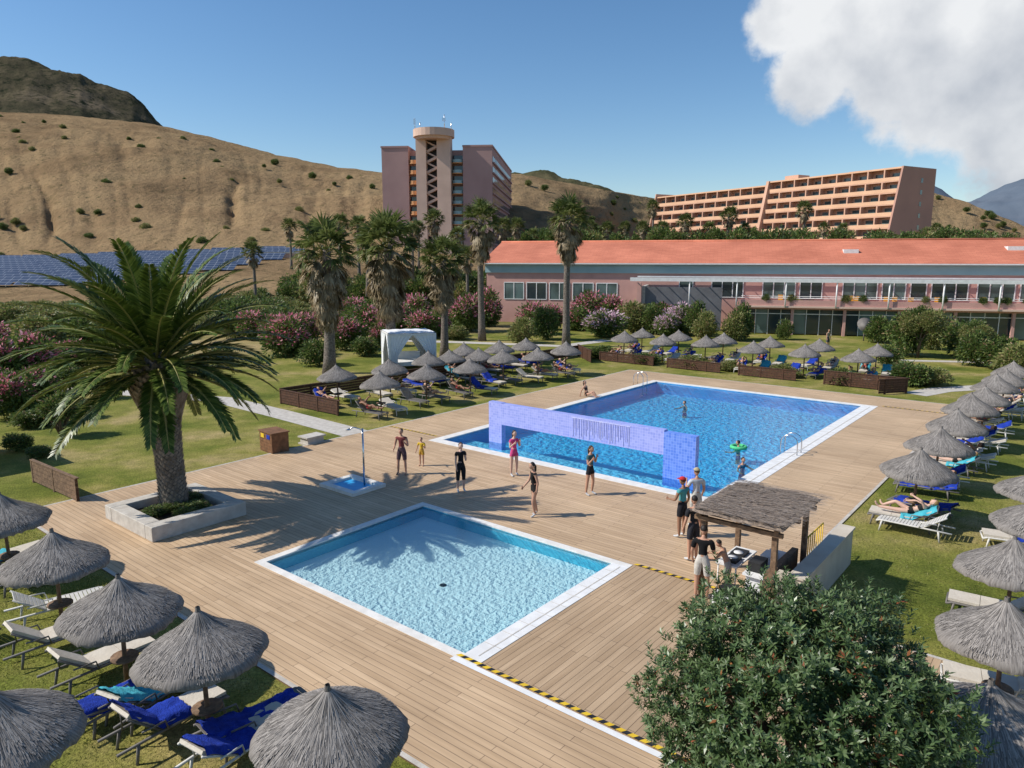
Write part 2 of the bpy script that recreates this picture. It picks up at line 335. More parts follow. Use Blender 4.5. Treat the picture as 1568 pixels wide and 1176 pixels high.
# hazard tapes
mb=MB()
def strip(a0,b0,a1,b1,w_,z,dash=None):
    d=Vector((a1-a0,b1-b0,0)); L=d.length; d.normalize(); n=Vector((-d.y,d.x,0))*w_/2; s=0;k=0
    while s<L:
        e_=min(s+(dash or L),L); p=Vector((a0,b0,z))+d*s; q=Vector((a0,b0,z))+d*e_; sk=d*(.06 if dash else 0)
        mb.add([p-n,q-n,q+n+sk,p+n+sk],[(0,1,2,3)],(k%2) if dash else 2); s=e_;k+=1
strip(-.12,.1,-.12,-7.4,.10,ZD+.022,.12); strip(-.28,.1,-.28,-7.4,.14,ZD+.018)
strip(6.2,-.5,6.2,-3.2,.1,ZD+.022,.12); strip(33.6,-.6,33.6,-4,.1,ZD+.022,.12); strip(13,13.8,13,17,.1,ZD+.012,.12)
mb.obj('hazard_tape',[M['hazard_y'],M['black'],M['white']],O,PANG)
# paths
def path(name,pts,wd,z=.012,mat=None):
    mb=MB(); vs=[]
    for i,p in enumerate(pts):
        d=(pts[min(i+1,len(pts)-1)]-pts[max(i-1,0)]).normalized(); n=Vector((-d.y,d.x,0))*wd/2
        vs+=[p+n+Vector((0,0,z)),p-n+Vector((0,0,z))]
    mb.add(vs,[(2*i,2*i+1,2*i+3,2*i+2) for i in range(len(pts)-1)]); mb.obj(name,[mat or M['concrete']])
path('garden_path',[G(545,664),G(430,634),G(340,612),G(200,602),G(60,594),G(-80,590)],1.5)
path('garden_path',[G(560,520),G(700,524),G(860,530),G(930,521)],1.6)
path('garden_path',[G(1400,604),G(1440,597),G(1560,590),G(1640,588)],1.5)
path('garden_path',[G(1380,552),G(1568,556)],1.0)
path('garden_path',[G(1450,1040),G(1568,1075),G(1700,1110)],1.0)

# ---------------- vegetation
def bushmesh(name,mats,probs,nclump=60,per=55,leaf=(.17,.07),cr=.3,hh=1.8,flower=False,seed=0):
    r=np.random.default_rng(seed); C=[];D=[];MI=[];LL=[]
    lob=[(lambda d:d/np.linalg.norm(d))(r.normal(size=3)) for _ in range(6)]
    for i in range(nclump):
        d=r.normal(size=3); d/=np.linalg.norm(d); rad=r.uniform(.45,.95)**.6*r.uniform(.72,.95)
        rad*=.85+.35*max(math.exp(-(1-float(np.dot(d,l)))*6) for l in lob)
        c=np.array([d[0]*rad*.85,d[1]*rad*.85,hh*.5+d[2]*rad*hh*.46]); k=per
        fl=flower and r.random()<.62
        x=r.normal(size=(k,3)); x/=np.linalg.norm(x,axis=1)[:,None]; q=c+x*(cr*r.uniform(.5,1.05,size=(k,1)))*r.uniform(.7,1.3)
        dd=x+d*.5+r.normal(size=(k,3))*.4
        C.append(q);D.append(dd)
        mi=r.choice(len(probs),size=k,p=probs)
        if flower: mi=np.where((mi==len(probs)-1)&((d[2]<-.45)|(x[:,2]<-.35)|(not fl)),0,mi)
        MI.append(mi); LL.append(r.uniform(.7,1.2,size=k))
    C=np.vstack(C);D=np.vstack(D);MI=np.concatenate(MI);LL=np.concatenate(LL); C[:,2]=np.maximum(C[:,2],.02)
    return leaves(name,C,D,r.normal(size=C.shape),LL*leaf[0],LL*leaf[1],MI,mats)
lg=leafm('leaf_green',[(0,(.065,.105,.022)),(.5,(.12,.175,.04)),(1,(.20,.25,.065))],.35)
lo=leafm('leaf_olive',[(0,(.15,.16,.05)),(.5,(.25,.26,.08)),(1,(.36,.34,.13))],.35)
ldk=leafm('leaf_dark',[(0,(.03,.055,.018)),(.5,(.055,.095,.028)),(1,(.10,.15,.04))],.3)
lpk=leafm('oleander_flower',[(0,(.60,.13,.20)),(.5,(.80,.27,.36)),(1,(.88,.48,.54))],.35)
llp=leafm('pale_lilac_flower',[(0,(.66,.38,.50)),(1,(.88,.66,.74))],.35)
ldry=leafm('dry_leaf',[(0,(.20,.13,.06)),(1,(.38,.27,.14))])
BG=[bushmesh('bush_green_%d'%i,[lg,ldk,ldry],[.68,.25,.07],70,60,seed=i) for i in range(3)]
BO=[bushmesh('bush_olive_%d'%i,[lo,lg,ldry],[.6,.3,.1],60,60,seed=10+i) for i in range(2)]
BP_=[bushmesh('bush_pink_%d'%i,[lg,ldk,lpk],[.36,.08,.56],70,60,seed=20+i,flower=True) for i in range(2)]
BL_=[bushmesh('bush_lilac_%d'%i,[lg,llp],[.35,.65],70,60,seed=30+i,flower=True) for i in range(1)]
def bush(name,var,p,w_,h_,parent=None):
    return put(name,random.choice(var),p,random.uniform(0,6.28),(w_/2,w_/2*random.uniform(.85,1.1),h_/1.8),parent)
trk=pm('shrub_stem',(.14,.1,.07),(.08,.06,.04),12,rough=.95)
for u,v,w_,h_ in [(440,545,4.5,3.6),(470,530,4,3.2),(530,535,4,3.2),(560,520,4.5,3.8),(610,512,4.5,3.6),(650,518,4,3.2),(715,508,4.5,4.6),(745,500,4.5,4.8),(640,500,5,4),
    (815,512,4,3.6),(900,500,5,4.6),(930,502,4.5,4),(1010,505,4.5,3.4),(885,506,4,3),(20,640,2.8,2.6),(55,585,4,3.4),(5,590,4,3.4),(545,498,5,3.5),(500,515,4,3.2),(420,530,3.5,3),(585,530,3,2.6),(690,505,4,3.4),(845,505,3,3),
    (110,565,3,2.4),(-20,560,4,3.4),(390,520,4,3),(670,515,3.5,3),(-10,625,3,2.6),(60,615,2.6,2.2)]:
    bush('oleander_bush',BP_,G(u,v),w_,h_)
for u,v,w_,h_ in [(925,516,5.2,2.9),(1040,512,4.0,3.4),(1020,515,3,2.5)]: bush('lilac_bougainvillea_bush',BL_,G(u,v),w_,h_)
for u,v,w_,h_ in [(485,560,3,2.0),(560,545,3,1.6),(700,520,3,1.5),(800,525,3,2.6),(835,520,3,3.5),(970,510,4,3.6),(1000,512,3,3.2),(1065,515,3,3.6),(1080,520,3,3),(1125,522,3,3),(1135,520,2.6,3.6),
    (1385,545,3.6,3.6),(1430,535,3.0,3.6),(1490,560,3,2.6),(1530,566,3.6,2.4),(1560,575,3.5,2.4),(1395,590,3,1.6),(1430,590,2.4,1.2),(1520,550,3,2),(1480,545,4,3),(1360,560,2.4,1.6),(1345,525,3,2.6),
    (1210,500,3,3.0),(1350,505,3,3.2),(1200,520,2,2),(180,525,4,2.5),(250,520,4,2.4),(130,540,4,3),(60,545,5,3.5),(210,560,2.4,1.5),(150,565,3,2),(100,600,2.4,1.8),(75,650,2,1.0),(45,655,1.6,.9),
    (920,548,3,1.0),(990,557,2.4,.9),(1060,563,3,1.0),(1120,568,2.2,.8),(1290,588,2.6,1.0),(1200,577,2.4,.9),(30,690,1.4,.8),(60,700,1.2,.5),(130,640,1.5,.8),(160,610,2,1.2),(340,560,2.5,1.6),(300,565,2.2,1.2)]:
    bush('garden_shrub',BG+BO[:1],G(u,v),w_,h_)
sm=empty('scrub_mass')
for i in range(230):
    u=random.uniform(-120,470); v=random.choice([random.uniform(436,470),random.uniform(440,512)])
    p=G(u,v); 
    if p.y>118: p=W(u,v,random.uniform(85,118)); p.z=0
    s=random.uniform(2.5,6); bush('scrub',BO+BO+BG[:1],p,s,s*random.uniform(.28,.45),sm)
for i in range(40):
    p=G(random.uniform(330,470),random.uniform(470,520)); s=random.uniform(3,5); bush('scrub',BG+BO,p,s,s*.7,sm)
for i in range(60):
    Y=random.uniform(112,130); u=random.uniform(430,780); p=W(u,400,Y); p.z=0; s=random.uniform(4,7); bush('scrub',BG+BO,p,s,s*.9,sm)
tm=empty('distant_tree_mass')
for i in range(70):
    Y=random.uniform(130,170); u=random.uniform(780,1560); top=random.uniform(346,364); p=W(u,top,Y); s=random.uniform(4,9); p.z-=s*.9; bush('tree',BG+BO[:1],p,s,s*.9,tm)

# Canary palm
palmg=leafm('palm_leaflet',[(0,(.04,.07,.012)),(.5,(.09,.14,.024)),(1,(.19,.235,.05))],.15,.4)
palmy=leafm('palm_rachis',[(0,(.30,.28,.08)),(1,(.46,.40,.14))],.1)
def frond(base,az,el,L,C,D,NN,LL,WW,MI,rb,droop=1.0,lf=.55,n=72):
    p=Vector(base); seg=22; ds=L/seg; e=el; pts=[p.copy()]
    sd_=Vector((-math.sin(az),math.cos(az),0)); tw=random.uniform(-.3,.3)
    for i in range(seg):
        d=Vector((math.cos(az)*math.cos(e),math.sin(az)*math.cos(e),math.sin(e))); p=p+d*ds; pts.append(p.copy()); e-=droop*(.010+.066*(i/seg)**1.2)*(1.0 if e>-1.0 else 0)
    rb.append(pts)
    for i in range(n):
        s=.08+.92*i/(n-1); x=s*seg; k=min(int(x),seg-1); q=pts[k].lerp(pts[k+1],x-k); T=(pts[k+1]-pts[k]).normalized(); U=sd_.cross(T).normalized()
        if U.z<0: U=-U
        l=lf*(.45+.55*math.sin(math.pi*min(1,s*1.02)**.8))*(1 if s>.2 else .5)
        for sg in (-1,1):
            side=sd_*sg+U*tw*sg
            dd=T*(.6+.6*s)+side*.85+U*.26+Vector((random.gauss(0,.06),random.gauss(0,.06),random.gauss(0,.06)-.08))
            C.append(q);D.append(dd);NN.append(U);LL.append(l*random.uniform(.85,1.1));WW.append(.082);MI.append(0)
e=empty('canary_island_palm',G(268,785)); C=[];D=[];NN=[];LL=[];WW=[];MI=[];rb=[]
top=Vector((-.25,.1,4.8))
for i in range(88):
    f=i/88; el=R(76)-R(96)*f**.9; az=i*2.39996+random.uniform(-.15,.15)
    frond(top+Vector((math.cos(az)*.3,math.sin(az)*.3,.6-.8*f)),az,el,random.uniform(3.7,4.4)*(1-.14*f),C,D,NN,LL,WW,MI,rb,droop=random.uniform(.8,1.25))
me=leaves('fronds',C,D,NN,LL,WW,MI,[palmg],.1); put('fronds',me,parent=e)
mb=MB()
for pts in rb: mb.tube(pts[::2],[.05-.044*i/11 for i in range(len(pts[::2]))],5,0)
mb.obj('frond_stems',[palmy],parent=e)
mb=MB(); tp=[(0,0,0,.54),(0,0,.3,.45),(-.02,0,1,.41),(-.06,.02,2,.41),(-.12,.04,2.9,.47),(-.17,.06,3.5,.62),(-.2,.08,4.0,.80),(-.23,.1,4.5,.76),(-.25,.1,5.0,.45),(-.25,.1,5.4,.2)]
mb.tube([p[:3] for p in tp],[p[3] for p in tp],20,0)
for k in range(720):
    z=.15+k*4.7/720; az=k*2.39996
    j=max(i for i in range(len(tp)) if tp[i][2]<=z); j=min(j,len(tp)-2); f=(z-tp[j][2])/(tp[j+1][2]-tp[j][2]); r=tp[j][3]*(1-f)+tp[j+1][3]*f; cx=tp[j][0]*(1-f)+tp[j+1][0]*f; cy=tp[j][1]*(1-f)+tp[j+1][1]*f
    big=1+1.8*max(0,min(1,(z-3.1)/.7)); o=Vector((math.cos(az),math.sin(az),0)); sdv=Vector((-o.y,o.x,0)); c=Vector((cx,cy,z))+o*r*.97
    wv=.075*big; up=Vector((0,0,1))
    mb.add([c-sdv*wv,c+sdv*wv,c+up*.09*big+o*.06*big,c-up*.05*big+o*.02],[(0,3,1),(0,1,2),(0,2,3),(1,3,2)],1)
mb.obj('trunk',[M['trunk'],pm('leaf_base_scales',(.32,.26,.21),(.15,.11,.08),4,rough=.95,bump=.4)],parent=e)

# fan palms
fang=leafm('fan_leaf_green',[(0,(.065,.09,.022)),(.5,(.13,.165,.045)),(1,(.21,.24,.08))],.3)
fanb=leafm('fan_leaf_dead',[(0,(.18,.135,.075)),(.6,(.33,.25,.14)),(1,(.46,.36,.22))],.2)
def fanpalm(name,h,seed,ng=46,nd=40,skirt=2.6,rt=.3,fs=1.0):
    random.seed(seed); C=[];D=[];NN=[];LL=[];WW=[];MI=[]; mb=MB()
    for i in range(ng+nd):
        dead=i>=ng
        az=i*2.39996+random.uniform(-.3,.3)
        if not dead: el=R(80)-R(100)*(i/ng)+random.uniform(-.15,.15); z=h-.1-.35*(i/ng)
        else: g_=(i-ng)/nd; el=R(-18)-R(55)*g_**.5-R(14)*random.random(); z=h-.45-skirt*.62*g_
        d=Vector((math.cos(az)*math.cos(el),math.sin(az)*math.cos(el),math.sin(el))); b0=Vector((math.cos(az)*.15,math.sin(az)*.15,z)); pl=(random.uniform(.7,1.3) if not dead else random.uniform(.5,1.05))*fs
        c=b0+d*pl; mb.tube([b0,b0+d*pl*.5+Vector((0,0,.03)),c],[.03,.02,.015],4,1 if not dead else 2)
        sdv=Vector((-math.sin(az),math.cos(az),0)); U=sdv.cross(d).normalized(); U=U if U.z>0 else -U; roll=random.uniform(-.6,.6); sdv=sdv*math.cos(roll)+U*math.sin(roll)
        nb=17; Rr=random.uniform(.75,1.0)*fs
        for k in range(nb):
            a=R(-105)+R(210)*k/(nb-1)
            if dead: a*=.5
            dd=d*math.cos(a)+sdv*math.sin(a)+Vector((0,0,-.15-.25*random.random()))
            C.append(c);D.append(dd);NN.append(U);LL.append(Rr*(1-.25*abs(a)/2)*random.uniform(.8,1.15));WW.append(.12*fs);MI.append(1 if dead or (i>ng*.75 and random.random()<.4) else 0)
            if k%2==0:
                q=c+dd.normalized()*Rr*.7; C.append(q);D.append(dd+Vector((0,0,-1.0)));NN.append(U);LL.append(.3);WW.append(.05);MI.append(1 if dead else 0)
    me=leaves(name+'_fans',C,D,NN,LL,WW,MI,[fang,fanb],.15)
    pts=[];rad=[]
    for k in range(9):
        f=k/8; pts.append((.12*math.sin(f*2+seed),.1*math.sin(f*2.4),h*f)); rad.append(rt*(1.35-.35*min(1,f*6))*(1-.3*f))
    mb.tube(pts,rad,12,0)
    random.seed(seed+100)
    return me,mb.mesh(name+'_trunk',[M['trunk'],palmy,fanb])
FP={k:fanpalm('fan_palm_%d'%k,h,k,ng,nd,sk,rt,fs) for k,(h,ng,nd,sk,rt,fs) in {0:(8.2,44,105,4.8,.38,1.25),1:(7.9,44,95,4.4,.36,1.3),2:(12.0,38,70,3.6,.34,1.15),3:(9.5,40,24,1.6,.28,1.0),4:(8.4,48,80,3.6,.34,1.2)}.items()}
def fpalm(k,loc,s=1.0,name='fan_palm'):
    e=empty(name,loc,random.uniform(0,6.28)); e.scale=(s,s,s); put('fans',FP[k][0],parent=e); put('trunk',FP[k][1],parent=e)
fpalm(0,G(505,572),1.08); fpalm(1,G(597,556),1.17); fpalm(4,G(680,546),.98); fpalm(2,G(738,522),1.0); fpalm(2,G(868,531),1.0)
for u,v,Y,s in [(443,348,150,.9),(480,348,140,.9),(520,345,120,.9),(548,348,125,1.),(387,388,110,.9),(592,350,120,.9),(630,356,115,.9),(664,338,125,1.0),(640,350,150,.9),(700,362,120,.9),(770,350,130,1),(792,348,140,.9),(815,362,150,.8),
    (930,352,150,.9),(957,350,150,.8),(985,350,140,.8),(1000,318,160,1.),(1015,350,150,.8),(1050,342,150,1),(1085,352,150,.8),(1117,332,150,1.1),(1140,352,150,.8),(1232,322,150,1.1),(1290,352,150,.8),(1262,350,160,.8),(135,417,120,.6),(905,350,150,.9),(1435,352,160,.8),(560,372,100,.8),(715,395,90,.8)]:
    s*=random.uniform(.9,1.1); p=W(u,v,Y); h=9.0*s; fpalm(3,(p.x,p.y,p.z-h),s,'distant_fan_palm')
e=empty('frangipani_tree',G(95,668)); mb=MB()
for az in (0,1.3,2.6,3.9,5.2):
    o=Vector((math.cos(az),math.sin(az),0)); mb.tube([(0,0,0),o*.25+Vector((0,0,.6)),o*.6+Vector((0,0,1.3))],[.09,.06,.035],7)
mb.obj('trunk',[trk],parent=e); put('crown',BG[1],(0,0,.7),0,(.95,.95,.75),e)
for u,v,h_ in [(1405,548,4.6),(1490,552,3.4),(1210,503,4.2),(1235,505,3.6)]:
    e=empty('garden_tree',G(u,v)); mb=MB()
    for k in range(6):
        az=k*1.1; o=Vector((math.cos(az),math.sin(az),0)); mb.tube([(0,0,0),o*.1+Vector((0,0,h_*.3)),o*h_*.12+Vector((0,0,h_*.5)),o*h_*.22+Vector((0,0,h_*.75))],[.1,.08,.05,.02],6)
    mb.obj('trunk',[trk],parent=e)
    for k in range(7):
        az=k*2.4; r_=h_*.2*(k>0); put('crown_clump',BO[k%2] if k%3 else BG[0],(math.cos(az)*r_,math.sin(az)*r_,h_*(.42+.05*(k%4))),k,(h_*.2,h_*.2,h_*.2),e)
# foreground bush-tree
def bigbush():
    r=np.random.default_rng(5); cen=np.array([3.90,8.80,2.12]); RR=np.array([2.0,2.0,2.02]); C=[];D=[];NR=[];S=[];MI=[]
    lobes=[]
    for i in range(34):
        d=r.normal(size=3); d/=np.linalg.norm(d); lobes.append((d,r.uniform(.08,.34),r.uniform(16,45)))
    LD=np.array([l[0] for l in lobes]); LA=np.array([l[1] for l in lobes]); LK=np.array([l[2] for l in lobes])
    K=8600
    for i in range(K):
        d=r.normal(size=3); d/=np.linalg.norm(d)
        if d[2]<-.7: continue
        rad=.82+float(np.max(LA*np.exp(-(1-LD@d)*LK)))
        nn_=noise.noise(Vector(d*3.1)); n2=noise.noise(Vector(d*7+np.array([3,1,2])))
        depth=r.uniform(0,1)**2.0*.32; rad-=depth; rad+=.15*n2
        if nn_<-.2 and depth<.14: rad-=.2
        c=cen+d*RR*rad
        ax=d*.8+np.array([-.15,0,.5])+r.normal(size=3)*.45; ax/=np.linalg.norm(ax)
        t1=np.cross(ax,[.3,.8,.1]); t1/=np.linalg.norm(t1); t2=np.cross(ax,t1)
        k=10; rot=r.uniform(0,6.28); sz=r.uniform(.75,1.2)
        for j in range(k):
            a=rot+j*2.4; open_=.35+.75*j/k
            dd=ax*(1.1-open_)+(t1*math.cos(a)+t2*math.sin(a))*open_
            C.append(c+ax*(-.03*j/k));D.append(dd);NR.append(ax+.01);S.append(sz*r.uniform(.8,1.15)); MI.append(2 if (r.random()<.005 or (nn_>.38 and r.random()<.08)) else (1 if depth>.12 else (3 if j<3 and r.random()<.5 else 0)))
    for i in range(170):
        d=r.normal(size=3); d[2]=abs(d[2]); d/=np.linalg.norm(d); b0=cen+d*RR*(.84+float(np.max(LA*np.exp(-(1-LD@d)*LK))))
        g_=d*.6+np.array([0,0,.7])+r.normal(size=3)*.2; g_/=np.linalg.norm(g_); l=r.uniform(.08,.24)
        for j in range(14):
            a=j*2.4; q=b0+g_*l*j/14; C.append(q); D.append(g_*.7+np.array([math.cos(a),math.sin(a),0])*.7); NR.append(g_); S.append(.9); MI.append(0)
    C=np.array(C);D=np.array(D);NR=np.array(NR);S=np.array(S)
    bl=leafm('pittosporum_leaf',[(0,(.04,.07,.024)),(.5,(.08,.135,.045)),(.85,(.13,.195,.075)),(1,(.22,.28,.14))],.22,.34)
    yl=leafm('young_leaf',[(0,(.13,.19,.08)),(1,(.27,.34,.17))],.3,.4)
    rl=leafm('rusty_leaf',[(0,(.25,.06,.03)),(1,(.38,.16,.06))])
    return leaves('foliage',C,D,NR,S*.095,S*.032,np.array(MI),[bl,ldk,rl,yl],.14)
e=empty('pittosporum_tree'); put('foliage',bigbush(),parent=e); mb=MB()
for az in np.arange(0,6.28,.7):
    o=Vector((math.cos(az),math.sin(az),0)); b0=Vector((3.90,8.80,0)); mb.tube([b0+o*.1,b0+o*.35+Vector((0,0,1)),b0+o*.8+Vector((0,0,1.9)),b0+o*1.1+Vector((0,0,2.5))],[.14,.10,.06,.02],7)
mb.obj('trunk',[trk],parent=e)
# grass blades on near lawns
pts=[]
while len(pts)<70000:
    if random.random()<.6: a=random.uniform(-9.5,-3.15); b=random.uniform(-2,19); p=P(a,b)
    else: p=Vector((random.uniform(5,20),random.uniform(9,30),0)); a,b=toab(p); 
    if b<17.2 and b>-9 and a>-3.1 and not(b<-4.15 and a>6.3): continue
    if p.y<6: continue
    if noise.noise(Vector((p.x*.5,p.y*.5,0)))<-.18 and random.random()<.7: continue
    pts.append(p)
pts=np.array(pts); k=len(pts); dd=np.column_stack([rng.normal(size=k)*.45,rng.normal(size=k)*.45,np.ones(k)])
gb=leafm('grass_blade',[(0,(.10,.14,.025)),(.6,(.21,.23,.05)),(1,(.42,.35,.14))],.35)
put('lawn_grass',leaves('lawn_grass',pts,dd,rng.normal(size=(k,3)),rng.uniform(.03,.07,k),.015,0,[gb]))

# ---------------- umbrellas
def thatch_mesh():
    mb=MB(); prof=[(1.04,1.52),(1.06,1.57),(.97,1.66),(.78,1.79),(.55,1.92),(.33,2.05),(.17,2.15),(.08,2.24),(.045,2.30),(.035,2.38)]
    n=72
    vs=[];fs=[]
    rr=[1+.03*math.sin(3*k*.17+1)+random.uniform(-.015,.015) for k in range(n)]
    for i,(r,z) in enumerate(prof):
        for k in range(n):
            a=2*math.pi*k/n; q=r*(rr[k] if i<3 else 1+(rr[k]-1)*.4); vs.append((q*math.cos(a),q*math.sin(a),z+random.uniform(-.009,.009)-(random.uniform(0,.04) if i==0 else 0)))
    for i in range(len(prof)-1):
        for k in range(n): fs.append((i*n+k,i*n+(k+1)%n,(i+1)*n+(k+1)%n,(i+1)*n+k))
    mb.add(vs,fs,0,True)
    vs=[(r*.97*math.cos(2*math.pi*k/24),r*.97*math.sin(2*math.pi*k/24),z-.07) for r,z in ((1.02,1.57),(.5,1.9),(.05,2.15)) for k in range(24)]
    mb.add(vs,[(i*24+k,(i+1)*24+k,(i+1)*24+(k+1)%24,i*24+(k+1)%24) for i in range(2) for k in range(24)],0)
    def zz(r):
        for (ra,za),(rb_,zb) in zip(prof[1:],prof[2:]):
            if rb_<=r<=ra: return za+(zb-za)*(ra-r)/(ra-rb_)
        return 1.57
    for i in range(5200):
        a=random.uniform(0,6.28); s=random.uniform(.0,1)**.6; r1=.06+.99*s
        r0=max(.05,r1-random.uniform(.12,.34)); da=random.uniform(-.06,.06); r2=min(r1,1.06); w_=random.uniform(.003,.0065)
        p=Vector((r0*math.cos(a),r0*math.sin(a),zz(r0)+.006)); q=Vector((r1*1.01*math.cos(a+da),r1*1.01*math.sin(a+da),zz(r2)+random.uniform(.004,.018)-(.03 if r1>1.0 else 0))); sv=Vector((-math.sin(a),math.cos(a),0))*w_
        mb.add([p-sv,p+sv,q+sv,q-sv],[(0,1,2,3)],2)
    mb.tube([(0,0,0),(0,0,1.2),(0,0,2.3)],[.045,.04,.035],8,1)
    for k in range(8):
        a=k*math.pi/4; mb.tube([(math.cos(a)*.04,math.sin(a)*.04,2.05),(math.cos(a)*.98,math.sin(a)*.98,1.52)],.015,5,1)
    mb.tube([(0,0,.62),(0,0,.66)],.25,14,1)
    m,t,b=nt('grey_thatch'); b.inputs['Roughness'].default_value=1; b.inputs['Specular IOR Level'].default_value=.05
    co=N(t,'ShaderNodeTexCoord'); gr=N(t,'ShaderNodeTexGradient',gradient_type='RADIAL'); t.links.new(co.outputs['Object'],gr.inputs[0])
    sp=N(t,'ShaderNodeSeparateXYZ'); t.links.new(co.outputs['Object'],sp.inputs[0])
    cb=N(t,'ShaderNodeCombineXYZ'); mu=N(t,'ShaderNodeMath',operation='MULTIPLY'); mu.inputs[1].default_value=190; t.links.new(gr.outputs[1],mu.inputs[0]); t.links.new(mu.outputs[0],cb.inputs[0])
    mu2=N(t,'ShaderNodeMath',operation='MULTIPLY'); mu2.inputs[1].default_value=5; t.links.new(sp.outputs[2],mu2.inputs[0]); t.links.new(mu2.outputs[0],cb.inputs[1])
    no=N(t,'ShaderNodeTexNoise'); no.inputs['Scale'].default_value=1; no.inputs['Detail'].default_value=4; t.links.new(cb.outputs[0],no.inputs['Vector'])
    t.links.new(ramp(t,no.outputs[0],[(.3,(.14,.125,.112)),(.7,(.30,.272,.248))]),b.inputs['Base Color'])
    bp=N(t,'ShaderNodeBump'); bp.inputs['Strength'].default_value=.8; bp.inputs['Distance'].default_value=.02; t.links.new(no.outputs[0],bp.inputs['Height']); t.links.new(bp.outputs[0],b.inputs['Normal'])
    straw=leafm('loose_straw',[(0,(.14,.125,.112)),(.5,(.27,.243,.22)),(1,(.42,.38,.34))],.05,.95)
    return mb.mesh('thatched_parasol',[m,M['wood'],straw])
UM=thatch_mesh()
# lounger
def lounger(kind,towel=None,back=38,tx=-.4):
    mb=MB(); fr=0; cu=1
    bl=.72; sx=.31
    for s in (-1,1):
        mb.tube([(-1.0,s*sx,.30),(-.9,s*sx,.34),(.35,s*sx,.34),(1.0,s*sx,.33)],.026,6,fr)
        for x in (-.85,.65): mb.tube([(x,s*sx,.33),(x-.06*(-1 if x>0 else 1),s*(sx+.02),.0)],[.03,.024],6,fr)
        mb.tube([(.25,s*sx*.95,.36),(.25+math.cos(R(back))*bl,s*sx*.95,.36+math.sin(R(back))*bl)],.022,6,fr)
        mb.tube([(.15,s*(sx+.03),.34),(.2,s*(sx+.04),.52),(.6,s*(sx+.04),.53)],.018,5,fr)
    mb.tube([(.62,-.28,.34),(.25+math.cos(R(back))*.5,-.28,.36+math.sin(R(back))*.5)],.015,5,fr)
    mb.tube([(-1.0,-sx,.30),(-1.0,sx,.30)],.026,6,fr)
    for i in range(14):
        x=-.97+i*.087; mb.box((x,-.29,.345),(x+.07,.29,.362),fr)
    if kind=='cushion':
        mb.box((-.98,-.28,.366),(-.36,.28,.425),cu); mb.box((-.35,-.28,.366),(.24,.28,.425),cu)
    Mt=Matrix.Translation((.25,0,.375))@Matrix.Rotation(-R(back),4,'Y')
    for i in range(8): mb.box((i*.088,-.29,-.01),(i*.088+.07,.29,.008),fr,Mt)
    if kind=='cushion': mb.box((.0,-.28,.01),(.72,.28,.07),cu,Mt)
    if towel:
        vs=[];fs=[];nx=18;ny=10; x0=tx
        for i in range(nx+1):
            for j in range(ny+1):
                s=x0+(.95-x0)*i/nx+.06*noise.noise(Vector((j*.7,x0*5,i*.1))); y=-.34+.66*j/ny+.06*noise.noise(Vector((i*.3,x0*7,2))); zb=.455 if kind=='cushion' else .39
                if s<.25: x=s; z=zb
                else: q=s-.25; x=.25+math.cos(R(back))*q-.05*math.sin(R(back)); z=zb+math.sin(R(back))*q+.02
                if abs(y)>.29: z-=.12
                vs.append((x,y,z+.04*noise.noise(Vector((s*9,y*10,x0*9)))+.03))
        for i in range(nx):
            for j in range(ny): a=i*(ny+1)+j; fs.append((a,a+ny+1,a+ny+2,a+1))
        mb.add(vs,fs,2,True)
    return mb
LM=[]
for kind,tw,fm,bk,tx in [('cushion',None,M['plast'],38,0),('cushion','blue',M['plast'],42,-.3),('cushion','turq',M['plast'],30,-.1),('plain','blue',M['plast'],12,-.8),('plain',None,M['plast'],45,0),('cushion',None,M['resin'],20,0),('plain',None,M['resin'],35,0),('cushion','blue',M['resin'],30,-.2),('plain',None,M['plast'],0,0)]:
    LM.append(lounger(kind,tw,bk,tx).mesh('sun_lounger',[fm,M['cream2'],M[tw] if tw else M['blue']]))
lpos=[]
def unit(u,v,head,opts,spread=.78,nl=2,shift=0.1):
    p=G(u,v,1.6); p.z=0; o=put('thatched_parasol',UM,p,0,(random.uniform(.99,1.05),random.uniform(.99,1.05),random.uniform(.95,1.05))); o.rotation_euler=(random.uniform(-.04,.04),random.uniform(-.04,.04),random.uniform(0,6.28))
    n=Vector((-head.y,head.x,0)); hz=math.atan2(head.y,head.x)
    for i,s in enumerate((-1,1)):
        q=p+n*s*spread+head*random.uniform(-.35,.35)+head*shift; k=opts[i] if len(opts)==2 else random.choice(opts)
        hz2=hz+random.uniform(-.22,.22)
        put('sun_lounger',LM[k],q,hz2); lpos.append((q,hz2,k,u,v))
LO=[0,1,4,2,8,0,3,1,7]; RO=[0,5,6,5,1,7,7,2,3]
random.seed(31)
for (u,v),o_ in zip([(8,795),(85,862),(183,933),(312,1006),(508,1122),(-10,1136)],[(2,4),(6,0),(0,3),(1,7),(4,8),(4,4)]): unit(u,v,-A,o_)
put('sun_lounger',LM[4],G(-60,905),PANG+3.0); put('sun_lounger',LM[8],G(-90,1010),PANG+3.3)
put('sun_lounger',LM[2],G(235,1085),math.atan2(-A.y,-A.x)+.25); put('sun_lounger',LM[3],G(395,1125),math.atan2(-A.y,-A.x)-.1)
random.seed(12)
for u,v in [(1403,722),(1436,684),(1465,657),(1487,632),(1508,612),(1524,597),(1538,583),(1552,572),(1590,752),(1595,800),(1552,872),(1538,978),(1510,1110)]: unit(u,v,-B,RO)
for u,v in [(517,577),(583,590),(597,567),(652,576),(655,556),(720,565),(735,548),(771,553),(824,547),(866,540),(712,543),(765,538),(805,532),(690,550)]: unit(u,v,B,LO+[0,5])
for u,v in [(955,521),(983,514),(1015,524),(1040,519),(1080,529),(1107,524),(1153,537),(1180,529),(1232,543),(1255,535),(1315,550),(1342,542)]: unit(u,v,A,LO+RO)
